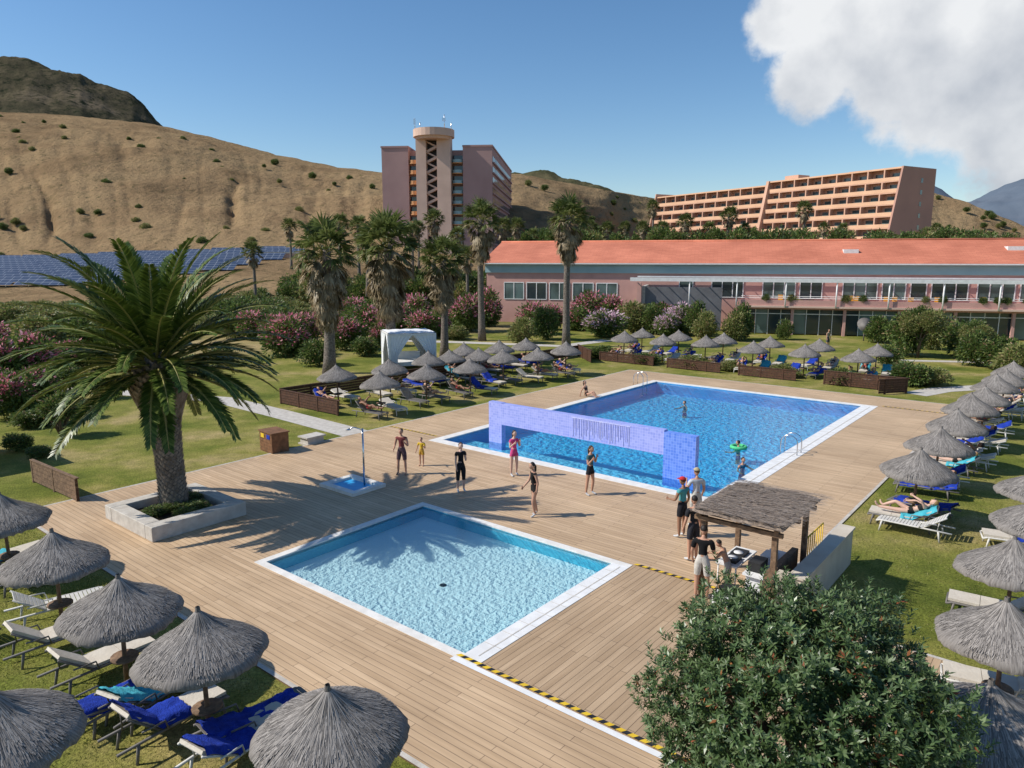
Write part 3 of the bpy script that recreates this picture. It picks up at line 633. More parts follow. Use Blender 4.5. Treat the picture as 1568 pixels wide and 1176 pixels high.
for u,v,h in [(1400,818,-B),(1500,690,-B),(1480,715,-B),(1540,640,-B)]: put('sun_lounger',LM[5 if u>1450 else 6],G(u,v),math.atan2(h.y,h.x))

# ---------------- fences
def fence(name,p0,p1,h,mat,th=.05):
    d=p1-p0; L=d.length; rz=math.atan2(d.y,d.x); mb=MB(); n=max(3,int(h/.14))
    for i in range(n): mb.box((0,-th/2,.06+i*h/n),(L,th/2,.06+(i+1)*h/n-.018),0)
    k=0
    while k<=L: mb.box((k,-.05,0),(k+.09,.05,h+.05),0); k+=max(1.6,L/round(L/2.0+.5))-.045
    mb.box((-.02,-.06,h+.06),(L+.1,.06,h+.10),0); mb.obj(name,[mat],p0,rz)
fence('wooden_windbreak',G(430,618),G(519,637),.75,M['darkwood']); fence('wooden_windbreak',G(430,618),G(885,545),.8,M['darkwood'])
fa,fb=G(918,552),G(1388,602)
for s0,s1 in ((0,.22),(.27,.46),(.52,.70),(.78,1.0)): fence('wooden_windbreak',fa.lerp(fb,s0),fa.lerp(fb,s1),.65 if s1<1 else .85,M['darkwood'])
fence('wooden_windbreak',G(1388,602),G(1352,600)-A*1.2,.85,M['darkwood'])
fence('wooden_windbreak',G(885,545),G(905,556),.9,M['darkwood'])
fence('wooden_bench_screen',G(52,738),G(120,769),.78,M['wood'],.07)

# planter bench
mb=MB(); 
mb.box((-1.5,-1.6,0),(1.5,-1.15,.45)); mb.box((-1.5,1.15,0),(1.5,1.6,.45)); mb.box((-1.5,-1.15,0),(-1.05,1.15,.45)); mb.box((1.05,-.2,0),(1.5,1.15,.45)); mb.box((1.05,-1.15,0),(1.5,-.2,.445))
mb.box((-1.04,-1.14,0),(1.04,1.14,.2),1)
o=mb.obj('concrete_planter_bench',[M['concrete'],M['soil']],Vector((-10.75,22.15,.03)),PANG)
bv=o.modifiers.new('b','BEVEL'); bv.width=.015
for i in range(6): bush('ground_cover_plant',BG,Vector((-10.75,22.15,.2))+A*random.uniform(-.8,.8)+B*random.uniform(-.9,.9),.9,.35)

# shower
e=empty('poolside_shower',G(540,745,.03),PANG); mb=MB()
mb.box((-.75,-.95,0),(-.5,.95,.12)); mb.box((.5,-.95,0),(.75,.95,.12)); mb.box((-.5,-.95,0),(.5,-.72,.12)); mb.box((-.5,.72,0),(.5,.95,.12)); mb.box((-.5,-.72,0),(.5,.72,.03),1)
mb.obj('foot_bath',[M['rim'],bigwall],parent=e); mb=MB()
mb.tube([(.3,-.3,.0),(.3,-.3,2.15)],.035,8); mb.tube([(.3,-.3,2.1),(.1,-.1,2.2),(-.05,.05,2.15)],.02,6); mb.tube([(-.05,.05,2.15),(-.05,.05,2.11)],[.03,.1],12)
mb.obj('shower_post',[M['metal']],parent=e)
# bin box
e=empty('wooden_litter_bin',G(421,690),PANG+R(-6)); mb=MB(); mb.box((-.38,-.55,0),(.38,.55,.86),0); mb.box((-.42,-.6,.86),(.42,.6,.91),0)
for i in range(6): mb.box((-.395,-.56,.05+i*.135),(-.38,.56,.14+i*.135),0)
mb.box((-.41,-.4,.62),(-.396,-.12,.8),1); mb.box((-.41,.12,.62),(-.396,.4,.8),2); mb.obj('box',[M['brownwood'],M['blue'],M['hazard_y']],parent=e)
mb=MB(); mb.box((-.5,-.35,.0),(.5,.35,.06)); mb.box((-.42,-.28,.06),(.42,.28,.30)); mb.box((-.5,-.35,.30),(.5,.35,.36)); mb.obj('white_equipment_box',[M['concrete']],G(478,678),PANG)
# white draped cabana
e=empty('draped_cabana',G(626,562),R(20)); mb=MB(); s=1.7
for x in (-s,s):
    for y in (-s,s): mb.box((x-.05,y-.05,0),(x+.05,y+.05,2.6))
for y in (-s,s): mb.box((-s-.05,y-.06,2.6),(s+.05,y+.06,2.72))
for k in range(9): x=-s+k*.42; mb.box((x,-s+.06,2.62),(x+.06,s-.06,2.7))
mb.box((-1.1,-1.1,.25),(1.1,1.1,.55)); mb.box((-1.1,.9,.55),(1.1,1.1,1.1)); mb.obj('frame',[M['white']],parent=e)
mb=MB()
def curtain(x0,y0,x1,y1,open_=.68,z0=.08):
    vs=[];fs=[];n=22;mz=10
    for j in range(mz+1):
        z=z0+(2.6-z0)*j/mz; q=1-j/mz
        for i in range(n+1):
            f=i/n; f2=f*(1-open_*min(1,q*1.6)**.8); nx=-(y1-y0);ny=(x1-x0);l=math.hypot(nx,ny)
            wv=.09*math.sin(i*1.7)*(.5+.5*q); vs.append((x0+(x1-x0)*f2+nx/l*wv,y0+(y1-y0)*f2+ny/l*wv,z))
    for j in range(mz):
        for i in range(n): a=j*(n+1)+i; fs.append((a,a+1,a+n+2,a+n+1))
    mb.add(vs,fs,0,True)
for sx in (-1,1):
    for sy in (-1,1): curtain(sx*s,sy*s,0,sy*s); curtain(sx*s,sy*s,sx*s,0)
vs=[];fs=[];n=12
for i in range(n+1):
    for j in range(n+1):
        x=-s+2*s*i/n; y=-s+2*s*j/n; vs.append((x,y,2.76+.10*math.sin(math.pi*i/n)*math.sin(math.pi*j/n)+.02*math.sin(i*2.2)))
for i in range(n):
    for j in range(n): a=i*(n+1)+j; fs.append((a,a+n+1,a+n+2,a+1))
mb.add(vs,fs,0,True)
mb.obj('curtains',[M['curtain']],parent=e)
# pergola / dj hut
e=empty('thatched_bar_hut',P(6.7,-3.55,0),PANG); mb=MB()
for x in (-1.1,1.1):
    for y in (-.85,.85): mb.box((x-.06,y-.06,0),(x+.06,y+.06,2.15 if y>0 else 2.0))
for x in (-1.2,0,1.2): mb.box((x-.05,-1.05,2.02),(x+.05,1.05,2.12))
for y in (-.92,.92): mb.box((-1.3,y-.05,2.13),(1.3,y+.05,2.22))
mb.obj('posts',[M['wood']],parent=e)
mb=MB(); vs=[];fs=[];nx=22;ny=18
for i in range(nx+1):
    for j in range(ny+1):
        x=-1.42+2.84*i/nx; y=-1.12+2.24*j/ny; ed=(i in (0,nx)) or (j in (0,ny))
        vs.append((x+random.uniform(-.03,.03),y+random.uniform(-.03,.03),2.34+.05*noise.noise(Vector((x*2,y*2,0)))+random.uniform(-.012,.012)-(.08 if ed else 0)))
for i in range(nx):
    for j in range(ny): a=i*(ny+1)+j; fs.append((a,a+ny+1,a+ny+2,a+1))
mb.add(vs,fs,0); mb.add([(x,y,2.24) for x,y in ((-1.4,-1.1),(1.4,-1.1),(1.4,1.1),(-1.4,1.1))],[(0,1,2,3)],0)
for i in range(2600):
    x=random.uniform(-1.4,1.4);y=random.uniform(-1.15,1.1); l=random.uniform(.12,.35); p=Vector((x,y,2.37+random.uniform(-.01,.02))); d=Vector((random.gauss(0,.15),-1,random.gauss(0,.05)))*l; w_=Vector((.006,0,0)); mb.add([p-w_,p+w_,p+d+w_,p+d-w_],[(0,1,2,3)],1)
m_h=pm('hut_thatch',(.36,.28,.22),(.20,.15,.115),9,rough=1,bump=.9)
mb.obj('thatch_roof',[m_h,leafm('hut_straw',[(0,(.20,.15,.115)),(1,(.42,.34,.27))],.05)],parent=e)
mb=MB(); mb.box((-1.0,-.75,0),(1.0,-.6,1.0)); mb.box((-1.0,-.6,.82),(.9,-.1,.87),1); mb.box((-.9,-.5,0),(-.85,-.15,.82),1); mb.box((.8,-.5,0),(.85,-.15,.82),1)
mb.box((-.55,.2,.72),(.75,.75,.76),1)
for x in (-.5,.7):
    for y in (.25,.7): mb.tube([(x,y,0),(x,y,.72)],.02,5,1)
mb.box((-.4,.3,.76),(.0,.62,.84),2); mb.box((.1,.3,.76),(.5,.65,.83),2); mb.box((-.8,-.45,.87),(-.3,-.15,1.1),2); mb.box((.0,-.45,.87),(.45,-.15,1.0),1); mb.tube([(.2,.47,.83),(.2,.47,.845)],.12,14,1)
mb.tube([(-.2,.46,.84),(-.2,.46,.855)],.12,14,1)
mb.box((-1.75,-.3,0),(-1.3,.3,.5),1); mb.box((-1.7,-.2,.5),(-1.4,.15,.72),2)
mb.obj('dj_table',[M['wood'],M['white'],M['black']],parent=e)
mb=MB(); mb.box((-1.2,-.16,0),(2.9,.16,1.0)); mb.box((-1.2,.16,0),(-.9,.5,.98)); mb.box((-1.25,-.2,1.0),(2.95,.2,1.05)); mb.obj('low_garden_wall',[pm('beige_wall_render',(.60,.53,.43),(.52,.45,.36),2,rough=.9,bump=.1)],P(7.1,-4.85),PANG)
mb=MB()
for i in range(9): mb.tube([(i*.18,0,0),(i*.18,0,1.0)],.014,5)
mb.tube([(0,0,1.0),(1.44,0,1.0)],.022,6); mb.tube([(0,0,.15),(1.44,0,.15)],.018,6); mb.obj('yellow_railing',[M['hazard_y']],P(8.5,-4.25),PANG)
def ladder(p,rz):
    mb=MB()
    for y in (-.27,.27):
        pts=[(-.55,y,0),(-.55,y,.5)]+[( -.55+.35*(1-math.cos(a))*1.0, y, .5+.32*math.sin(a)) for a in np.linspace(.3,math.pi-.3,7)]+[(.15,y,.4),(.15,y,-.7)]
        mb.tube(pts,.024,8)
    for z in (-.2,-.5): mb.box((.11,-.27,z),(.19,.27,z+.03))
    mb.obj('pool_ladder',[M['metal']],p,rz)
ladder(P(20.4,.25,.04),PANG+math.pi/2); ladder(P(31.2,13.1,.04),PANG-math.pi/2)

# ---------------- restaurant
L0=Vector((-3.3,95.2,0)); ra=math.atan2(-16.5,58.9); e=empty('restaurant_building',L0,ra); LEN=85
mb=MB(); mb.box((0,0,0),(LEN,14,6.35),0); mb.box((-.15,-.15,6.35),(LEN,14.15,7.55),1); mb.obj('walls',[M['pink'],M['teal']],parent=e)
tile,t,b=nt('terracotta_tiles'); b.inputs['Roughness'].default_value=.85
co=N(t,'ShaderNodeTexCoord'); br=N(t,'ShaderNodeTexBrick'); br.inputs['Scale'].default_value=1; br.inputs['Brick Width'].default_value=.9; br.inputs['Row Height'].default_value=.28; br.inputs['Mortar Size'].default_value=.012
br.inputs['Color1'].default_value=(.62,.20,.11,1); br.inputs['Color2'].default_value=(.54,.165,.09,1); br.inputs['Mortar'].default_value=(.38,.12,.065,1); t.links.new(co.outputs['Object'],br.inputs[0])
nn=N(t,'ShaderNodeTexNoise'); nn.inputs['Scale'].default_value=.25; nn.inputs['Detail'].default_value=7; t.links.new(co.outputs['Object'],nn.inputs['Vector'])
mxx=N(t,'ShaderNodeMix',data_type='RGBA',blend_type='MULTIPLY'); mxx.inputs[0].default_value=1; t.links.new(br.outputs[0],mxx.inputs[6]); t.links.new(ramp(t,nn.outputs[0],[(.3,(.82,.8,.8)),(.7,(1.1,1.15,1.2))]),mxx.inputs[7]); t.links.new(mxx.outputs[2],b.inputs['Base Color'])
mb=MB(); y0=-.6;ym=7;y1=14.6; ze=7.58; zr=10.35
mb.add([(-.6,y0,ze),(LEN,y0,ze),(LEN,ym,zr),(-.0,ym,zr),(-.6,y1,ze),(LEN,y1,ze)],[(0,1,2,3),(3,2,5,4),(0,3,4)],0)
mb.box((-.65,y0-.1,ze-.15),(LEN,y0,ze-.01),1); mb.tube([(0,ym,zr),(LEN,ym,zr)],.15,8,0)
for x,y in ((43,2.6),(60,3.4),(68,3.2)):
    z=ze+(zr-ze)*(y-y0)/(ym-y0); mb.box((x,y,z),(x+1.6,y+1.2,z+.45),1)
mb.obj('roof',[tile,M['white']],parent=e)
mb=MB(); fr=MB()
def win(x,z0,z1,w_,y=0,split=2,g=0):
    mb.box((x,y-.03,z0),(x+w_,y+.02,z1),g)
    for k in range(split+1): q=x+w_*k/split; fr.box((q-.05,y-.08,z0),(q+.05,y-.031,z1))
    fr.box((x,y-.078,z1-.05),(x+w_,y-.032,z1+.06)); fr.box((x,y-.078,z0-.06),(x+w_,y-.032,z0+.03))
x=2.4
while x<17: win(x,3.0,5.1,2.6,g=1 if random.random()<.7 else 0); x+=3.0
x=24.5
while x<LEN-3:
    w_=random.choice([1.6,2.4,2.4,3.6]); win(x,3.6,5.75,w_,split=max(1,int(w_/1.2)),g=random.choice([0,0,1])); x+=w_+random.choice([.5,.9,2.2])
mb.obj('windows',[M['glass'],M['glassg']],parent=e); fr.obj('window_frames',[M['white']],parent=e)
mb=MB(); TX=31.5; TY=-7.5
mb.box((TX,TY,2.75),(LEN,-.05,3.05),0); mb.box((TX-.3,TY-.35,3.05),(LEN,TY-.1,3.75),0); mb.box((TX-.4,TY-.55,2.95),(LEN,TY-.35,3.15),1)
x=TX
while x<LEN: mb.box((x,TY+.0,0),(x+.28,TY+.3,2.75),0); x+=5.2
mb.box((20.5,-5,0),(20.9,0,5.0),2); mb.box((20.9,-5,0),(29.5,-4.7,4.9),3); mb.box((20.0,-5.6,0),(20.5,-5,5.4),0)
mb.obj('terrace',[M['pink'],M['cream'],M['concrete'],pm('grey_board_wall',(.17,.17,.18),(.13,.13,.14),1)],parent=e)
mb=MB(); fr=MB()
x=TX+.35
while x<LEN-1.3: 
    mb.box((x,TY+.55,.1),(x+1.2,TY+.6,2.7),random.choice([0,0,1])); fr.box((x-.06,TY+.5,0),(x,TY+.66,2.75)); x+=1.3
fr.box((TX,TY+.49,2.2),(LEN,TY+.54,2.28)); mb.obj('ground_floor_glazing',[M['glassg'],M['glass']],parent=e); fr.obj('glazing_bars',[M['white']],parent=e)
mb=MB(); mb.box((19.5,-8.25,5.65),(LEN,-8.0,6.05)); mb.box((19.5,-.6,5.9),(LEN,-.4,6.05))
x=19.6
while x<LEN: mb.box((x,-8.0,5.75),(x+.08,-.6,5.85)); x+=1.5
x=26
while x<LEN: mb.tube([(x,-8.1,3.0),(x,-8.1,5.7)],.08,6); x+=5
for z in (3.95,4.15):
    mb.tube([(TX,TY-.2,z),(LEN,TY-.2,z)],.025,5)
mb.obj('canopy_frame',[M['white']],parent=e)
for i in range(24):
    x=TX+1+random.uniform(0,50); put('terrace_plant',random.choice(BG+BO),(x,TY-.2,3.5),0,(.5,.35,.5),e)
mb=MB()
for i in range(16):
    x=TX+2+random.uniform(0,45); y=random.uniform(-6.5,-3); mb.box((x,y,3.5),(x+.5,y+.5,3.56)); mb.box((x,y+.45,3.56),(x+.5,y+.5,4.1))
    for dx_ in (.02,.44):
        for dy_ in (.02,.44): mb.box((x+dx_,y+dy_,3.05),(x+dx_+.04,y+dy_+.04,3.5))
mb.obj('yellow_chairs',[pm('orange_plastic',(.75,.36,.04),(.6,.28,.03),2)],parent=e)
e=empty('garden_pavilion',G(-28,712),PANG); mb=MB(); mb.box((-.2,-.2,0),(.2,.2,2.35),0); mb.box((-3.2,3.0,0),(-2.8,3.4,2.35),0); mb.box((-3.4,-.2,0),(-3,.2,2.35),0); mb.box((-3.6,-.5,2.35),(.55,3.7,2.55),1); mb.box((-3.4,-.3,2.55),(.35,3.5,2.68),2); mb.box((-.2,3.0,0),(.2,3.4,2.35),0)
mb.obj('structure',[M['pink'],M['cream'],M['darkwood']],parent=e)
mb=MB(); mb.tube([(0,0,0),(0,0,1.3)],.06,8); mb.tube([(0,-.25,1.6),(0,-.1,1.5),(0,0,1.45)],[.85,.6,.08],20); mb.obj('satellite_dish',[M['plast']],G(1322,522))

# ---------------- hotel tower
f0=W(586,300,222); e=empty('hotel_tower',(f0.x,222,0),R(-5)); mb=MB(); Wd=32.8; Dp=64
zt=lambda v: W(700,v,220).z
Ht=zt(225)
mb.box((0,0,0),(8,Dp,Ht),0); mb.box((24.2,0,0),(Wd,Dp,Ht),0); mb.box((8,2.2,0),(24.2,Dp,Ht-.6),0); mb.box((-.2,-.2,Ht),(8.1,Dp,Ht+.5),0); mb.box((24.1,-.2,Ht),(Wd+.2,Dp+.2,Ht+.5),0)
mb.obj('walls',[M['mauve']],parent=e)
mb=MB(); tw0,tw1,tw2,tw3=10.6,13.6,16.8,20.8
zr_=zt(212)
mb.box((tw0,-1.6,0),(tw1,2.1,zr_),0); mb.box((tw2,-1.6,0),(tw3,2.1,zr_),0); mb.box((tw1,.8,0),(tw2,2.1,zr_),1)
mb.tube([((tw0+tw3)/2,.2,zr_-.4),((tw0+tw3)/2,.2,zr_+.3),((tw0+tw3)/2,.2,zr_+.31),((tw0+tw3)/2,.2,zr_+2.4)],[5.0,5.4,6.0,6.0],28,0,False)
mb.box((tw0+1,-.2,zr_+2.4),(tw0+4,2,zr_+3.2),2)
for x,h in ((tw0-.5,3.6),(tw0+1,2.5),(tw3-2,4.5),(tw3,2.2)): mb.tube([(x,.5,zr_+2.2),(x,.5,zr_+2.3+h)],.12,5,3)
mb.box((tw3-2.6,.3,zr_+5),(tw3-1.6,.6,zr_+6.0),3); mb.box((tw0-.9,.3,zr_+4.2),(tw0-.3,.6,zr_+5.8),3)
fh=2.95; z=3
while z<zr_-3.2:
    mb.add([(tw1,-.9,z),(tw2,-.9,z+fh*.5),(tw2,.6,z+fh*.5),(tw1,.6,z),(tw1,-.9,z+.75),(tw2,-.9,z+fh*.5+.75),(tw2,.6,z+fh*.5+.75),(tw1,.6,z+.75)],[(0,1,5,4),(0,3,2,1),(4,5,6,7)],0)
    mb.add([(tw2,-.5,z+fh*.5),(tw1,-.5,z+fh),(tw1,.6,z+fh),(tw2,.6,z+fh*.5),(tw2,-.5,z+fh*.5+.5),(tw1,-.5,z+fh+.5)],[(0,1,5,4)],0)
    z+=fh
mb.obj('stair_tower',[M['cream'],M['dark'],M['mauve'],M['metal'],M['white']],parent=e)
mb=MB(); z=3.2; fh=2.95
while z<Ht-3:
    for x0,x1 in ((8.05,10.5),(20.9,24.1)):
        mb.box((x0,1.9,z),(x1,2.15,z+2.3),1)
        mb.tube([((x0+x1)/2,1.2,z-.1),((x0+x1)/2,1.2,z+.15)],[(x1-x0)*.55]*2,14,0,False)
        mb.tube([((x0+x1)/2,1.2,z+.15),((x0+x1)/2,1.2,z+1.0)],[(x1-x0)*.5]*2,14,2 if x0>15 else 3,False)
    for k in range(17): 
        y=1.5+k*3.65; mb.box((Wd+.0,y,z+.4),(Wd+.06,y+2.2,z+2.0),1); mb.box((Wd+.06,y-.15,z-.1),(Wd+.5,y+2.5,z+.38),4)
    z+=fh
mb.obj('balconies',[M['orange'],M['glass'],M['teal'],M['orange'],M['mauve']],parent=e)

# ---------------- terraced hotel
c0=Vector((120,230,0)); c1=Vector((64,330,0)); d=(c1-c0); Lh=d.length; e=empty('terraced_hotel',c0,math.atan2(d.y,d.x))
top=W(1365,257,230).z; nf=6; fh=3.6
mb=MB(); gl=MB(); pr=MB()
def block(x0,x1,top,nf,bay):
    for k in range(nf):
        zt_=top-k*fh; zb=zt_-fh; off=.8*k
        mb.box((x0,-16,zb),(x1,off-2.4,zt_),0)
        pr.box((x0,off-2.4,zb-.3),(x1,off+.2,zb),0)
        pr.box((x0,off+.0,zb),(x1,off+.24,zb+1.15),1)
        n=int((x1-x0)/bay)
        for i in range(n+1):
            x=x0+(x1-x0)*i/n; pr.box((x-.22,off-2.4,zb),(x+.22,off-.01,zt_-.3 if k else zt_),0)
            if i<n:
                gl.box((x+.5,off-2.41,zb+.02),(x+(x1-x0)/n-1.2,off-2.34,zb+2.5),0)
        if k==0: pr.box((x0-.2,-2.5,zt_),(x1+.2,off+.0,zt_+.5),1)
block(.5,52,top,nf,5.6); block(53.5,Lh,top-1.2,nf,5.6)
pf=[(-16.5,top+.6),(.4,top+.6),(.4+.8*nf+.3,top-nf*fh),(.4+.8*nf+.3,2),(-16.5,2)]
for x,th in ((0,.6),(52.2,1.2),(Lh,.5)):
    n=5; mb.add([(x-th/2,y,z) for y,z in pf]+[(x+th/2,y,z) for y,z in pf],[tuple(range(n))[::-1],tuple(range(n,2*n))]+[(i,(i+1)%n,(i+1)%n+n,i+n) for i in range(n)],1 if x==0 else 0)
mb.box((.35,-16,0),(Lh,4.6,top-nf*fh),0); mb.box((44,-12,top),(50,-6,top+2.5),0); mb.box((20,-12,top),(24,-7,top+1.5),0)
for k in range(5): gl.box((-.36,-10,top-4-k*fh),(-.31,-9,top-2.6-k*fh),0)
mb.obj('body',[M['salmon'],pm('end_wall_render',(.50,.28,.21),(.44,.25,.19),.1,rough=.9)],parent=e); pr.obj('balconies',[M['salmon'],pm('peach_parapet',(.74,.46,.29),(.66,.40,.25),.2,rough=.9)],parent=e); gl.obj('glazing',[M['glassg']],parent=e)

# ---------------- hills
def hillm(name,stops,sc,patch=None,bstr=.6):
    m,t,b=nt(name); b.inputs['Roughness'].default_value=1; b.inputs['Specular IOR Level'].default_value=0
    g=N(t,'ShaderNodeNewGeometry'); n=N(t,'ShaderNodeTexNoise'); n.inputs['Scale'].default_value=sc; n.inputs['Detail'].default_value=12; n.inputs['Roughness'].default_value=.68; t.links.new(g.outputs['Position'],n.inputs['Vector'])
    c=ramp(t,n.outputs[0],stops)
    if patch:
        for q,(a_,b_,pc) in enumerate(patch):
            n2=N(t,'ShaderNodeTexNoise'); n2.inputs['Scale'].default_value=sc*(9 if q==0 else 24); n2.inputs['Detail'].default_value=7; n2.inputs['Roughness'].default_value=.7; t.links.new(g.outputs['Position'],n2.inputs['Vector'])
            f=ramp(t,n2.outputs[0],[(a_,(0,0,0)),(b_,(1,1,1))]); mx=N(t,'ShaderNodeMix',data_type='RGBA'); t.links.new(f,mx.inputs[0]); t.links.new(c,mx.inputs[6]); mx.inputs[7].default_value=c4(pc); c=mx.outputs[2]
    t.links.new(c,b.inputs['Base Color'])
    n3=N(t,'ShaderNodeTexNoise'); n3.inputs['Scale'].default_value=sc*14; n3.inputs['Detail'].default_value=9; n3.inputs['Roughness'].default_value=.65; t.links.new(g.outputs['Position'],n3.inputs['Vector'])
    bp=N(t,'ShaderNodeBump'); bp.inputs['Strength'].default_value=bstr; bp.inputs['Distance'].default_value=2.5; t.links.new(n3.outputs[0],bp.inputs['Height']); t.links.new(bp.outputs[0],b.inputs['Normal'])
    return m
U_=[-600,0,120,250,340,430,520,585,700,800,860,930,1000,1100,1250,1400,1480,1568,1900]
V_=[150,170,176,190,212,237,255,264,266,266,278,292,303,304,300,288,310,346,360]
D_=[420,420,420,420,420,400,380,370,360,360,360,360,390,420,420,420,400,380,380]
ZF_=[[-600,0,440,700,850,1000,1200,1568,1900],[7,7.2,10.2,7,6,12,16,10,8]]
DF_=[[-600,600,850,950,1900],[205,205,215,340,345]]
def hz(u,s):
    v=np.interp(u,U_,V_); D=np.interp(u,U_,D_); zr=W(u,v,D).z; zf=np.interp(u,*ZF_); Df=np.interp(u,*DF_)
    return zf,Df,zr,D
mb=MB(); cols=np.arange(-520,1900,4.0); ns=110; vs=[]
NV=noise.noise
# individual ravines: bearing centre, slope range, width, depth, slant
RAV=[(350,.12,.50,7,2.3,.9),(366,.12,.42,6,1.7,-.9),(92,.06,.42,7,2.0,-1.4),(70,.05,.30,6,1.3,.9),(28,.05,.3,6,1.2,-1.0),(140,.02,.25,12,1.2,.6),(470,.1,.6,9,1.2,.8),(-120,.1,.6,12,1.5,.6),(210,.35,.8,14,.9,-1.1),(265,.05,.35,9,.9,1.2),(840,.1,.7,9,1.3,.7),(930,.1,.8,8,1.2,-.7),(540,.2,.7,9,1.0,.6)]
for u in cols:
    zf,Df,zr,D=hz(u,0); ratio=(u-784)/1135
    for k in range(ns):
        f=k/(ns-1)
        if f<.2: Y=100+(Df-100)*f/.2; z=-.6+(zf+.6)*f/.2
        elif f<.85:
            s=(f-.2)/.65; Y=Df+(D-Df)*s; prof=s**1.15; prof=.55*prof+.45*math.sin(prof*math.pi/2); z=zf+(zr-zf)*prof
            x=ratio*Y; env=max(0,math.sin(math.pi*min(1,s*1.02)))**.8
            for uc,s0,s1,wd,dp,sl in RAV:
                if s0-.05<s<s1+.05 and abs(u-uc)<110:
                    q=(s-s0)/(s1-s0); wv=uc+sl*60*(s-s0)+9*NV(Vector((s*9,uc,0))); we=math.sin(math.pi*max(0,min(1,q)))**.8
                    z-=dp*we*math.exp(-abs((u-wv)/(wd*(1.5-1.0*q)))**1.3)
            fineg=-max(0,.20-abs(NV(Vector((u*.03+.8*NV(Vector((u*.015,s*3,1))),s*1.3,5)))))*2.6*env
            z+=fineg+env*noise.fractal(Vector((x*.014,Y*.014,1)),1,2,5)*4.0+noise.fractal(Vector((x*.11,Y*.11,4)),.8,2,4)*.4*min(1,s*6)
            z+=env*.28*math.sin(z*1.3+2*NV(Vector((x*.02,Y*.02,7))))
        else:
            s=(f-.85)/.15; Y=D+300*s; z=zr-50*s*s+NV(Vector((u*.03,Y*.02,0)))*1
        vs.append((ratio*Y,Y,z))
nc=len(cols); mb.add(vs,[(i*ns+k,(i+1)*ns+k,(i+1)*ns+k+1,i*ns+k+1) for i in range(nc-1) for k in range(ns-1)],0,True)
mb.obj('hill',[hillm('dry_hillside',[(.3,(.15,.10,.055)),(.43,(.24,.16,.088)),(.56,(.31,.212,.115)),(.7,(.24,.17,.092))],.028,patch=[(.54,.70,(.135,.10,.052)),(.59,.66,(.065,.07,.034))],bstr=.6)])
# scattered scrub on the slopes
hm=empty('hillside_scrub')
for i in range(150):
    u=random.uniform(-60,1560); zf,Df,zr,D=hz(u,0); s=random.uniform(.0,.9)
    Y=Df+(D-Df)*s; prof=s**1.15; prof=.55*prof+.45*math.sin(prof*math.pi/2); z=zf+(zr-zf)*prof
    sz=random.uniform(2,4.5); bush('scrub',BG+BO,Vector(((u-784)/1135*Y,Y,z-1.2)),sz,sz*.7,hm)
def ridge(name,pts,Y,mat,depth,amp,fr_,seed,base=0,ns=60):
    us=[p[0] for p in pts]; vv=[p[1] for p in pts]; cols=np.arange(us[0],us[-1]+1,3.0 if Y<1500 else 5.0); vs=[]; mb=MB()
    for u in cols:
        zr=W(u,np.interp(u,us,vv),Y).z
        for k in range(ns):
            f=k/(ns-1)*1.25
            Yk=Y-depth*(1-f); z=base+(zr-base)*(min(f,1)**.8)-max(0,f-1)*(zr-base)*.8; x=(u-784)/1140*Yk
            z+=amp*noise.fractal(Vector((x*fr_,Yk*fr_,seed)),.9,2.1,6)*(1 if f>.1 else 0); vs.append((x,Yk,z))
    nc=len(cols); mb.add(vs,[(i*ns+k,(i+1)*ns+k,(i+1)*ns+k+1,i*ns+k+1) for i in range(nc-1) for k in range(ns-1)],0,True); mb.obj(name,[mat])
ridge('rocky_mountain',[(-500,20),(-200,55),(0,84),(60,92),(110,104),(140,112),(165,130),(215,152),(235,170),(250,192),(320,240),(420,262)],900,hillm('scrubby_rock',[(.35,(.05,.047,.03)),(.5,(.085,.072,.045)),(.65,(.16,.125,.085))],.012,patch=[(.50,.62,(.03,.034,.02))],bstr=.8),420,14,.010,3)
ridge('wooded_ridge',[(740,280),(790,262),(815,256),(850,264),(885,276),(930,290),(1000,330)],700,hillm('wooded',[(.35,(.04,.05,.025)),(.6,(.13,.11,.06))],.03),200,5,.03,5)
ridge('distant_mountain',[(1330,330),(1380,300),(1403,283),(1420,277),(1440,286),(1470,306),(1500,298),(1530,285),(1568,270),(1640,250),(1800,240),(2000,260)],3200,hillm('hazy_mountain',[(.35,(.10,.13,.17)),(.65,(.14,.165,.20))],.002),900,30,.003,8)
# solar farm
pan,t,b=nt('solar_panel_glass'); b.inputs['Roughness'].default_value=.35; b.inputs['Specular IOR Level'].default_value=.25
co=N(t,'ShaderNodeTexCoord'); br=N(t,'ShaderNodeTexBrick'); br.offset=0; br.inputs['Scale'].default_value=1; br.inputs['Brick Width'].default_value=1.7; br.inputs['Row Height'].default_value=1.0; br.inputs['Mortar Size'].default_value=.035
br.inputs['Color1'].default_value=(.045,.065,.11,1); br.inputs['Color2'].default_value=(.035,.052,.095,1); br.inputs['Mortar'].default_value=(.38,.40,.44,1); t.links.new(co.outputs['Object'],br.inputs[0]); t.links.new(br.outputs[0],b.inputs['Base Color'])
mb=MB()
for r_ in range(13):
    Y=142+r_*4.9
    u1=np.interp(Y,[140,165,205],[120,330,445])
    x0=(-160-784)/1135*Y; x1=(u1-784)/1135*Y; x=x0
    while x<x1:
        u=784+1135*x/Y; zf,Df,_,_=hz(u,0); z=-.6+(zf+.6)*(Y-100)/(Df-100)
        mb.add([(x,Y,z+.5),(x+10,Y,z+.5),(x+10,Y+3.2,z+2.1),(x,Y+3.2,z+2.1)],[(0,1,2,3)],0)
        for q in (x+2,x+8): mb.box((q,Y+1.6,z-1),(q+.12,Y+1.7,z+1.2),1)
        x+=10.5
mb.obj('solar_farm',[pan,M['metal']])
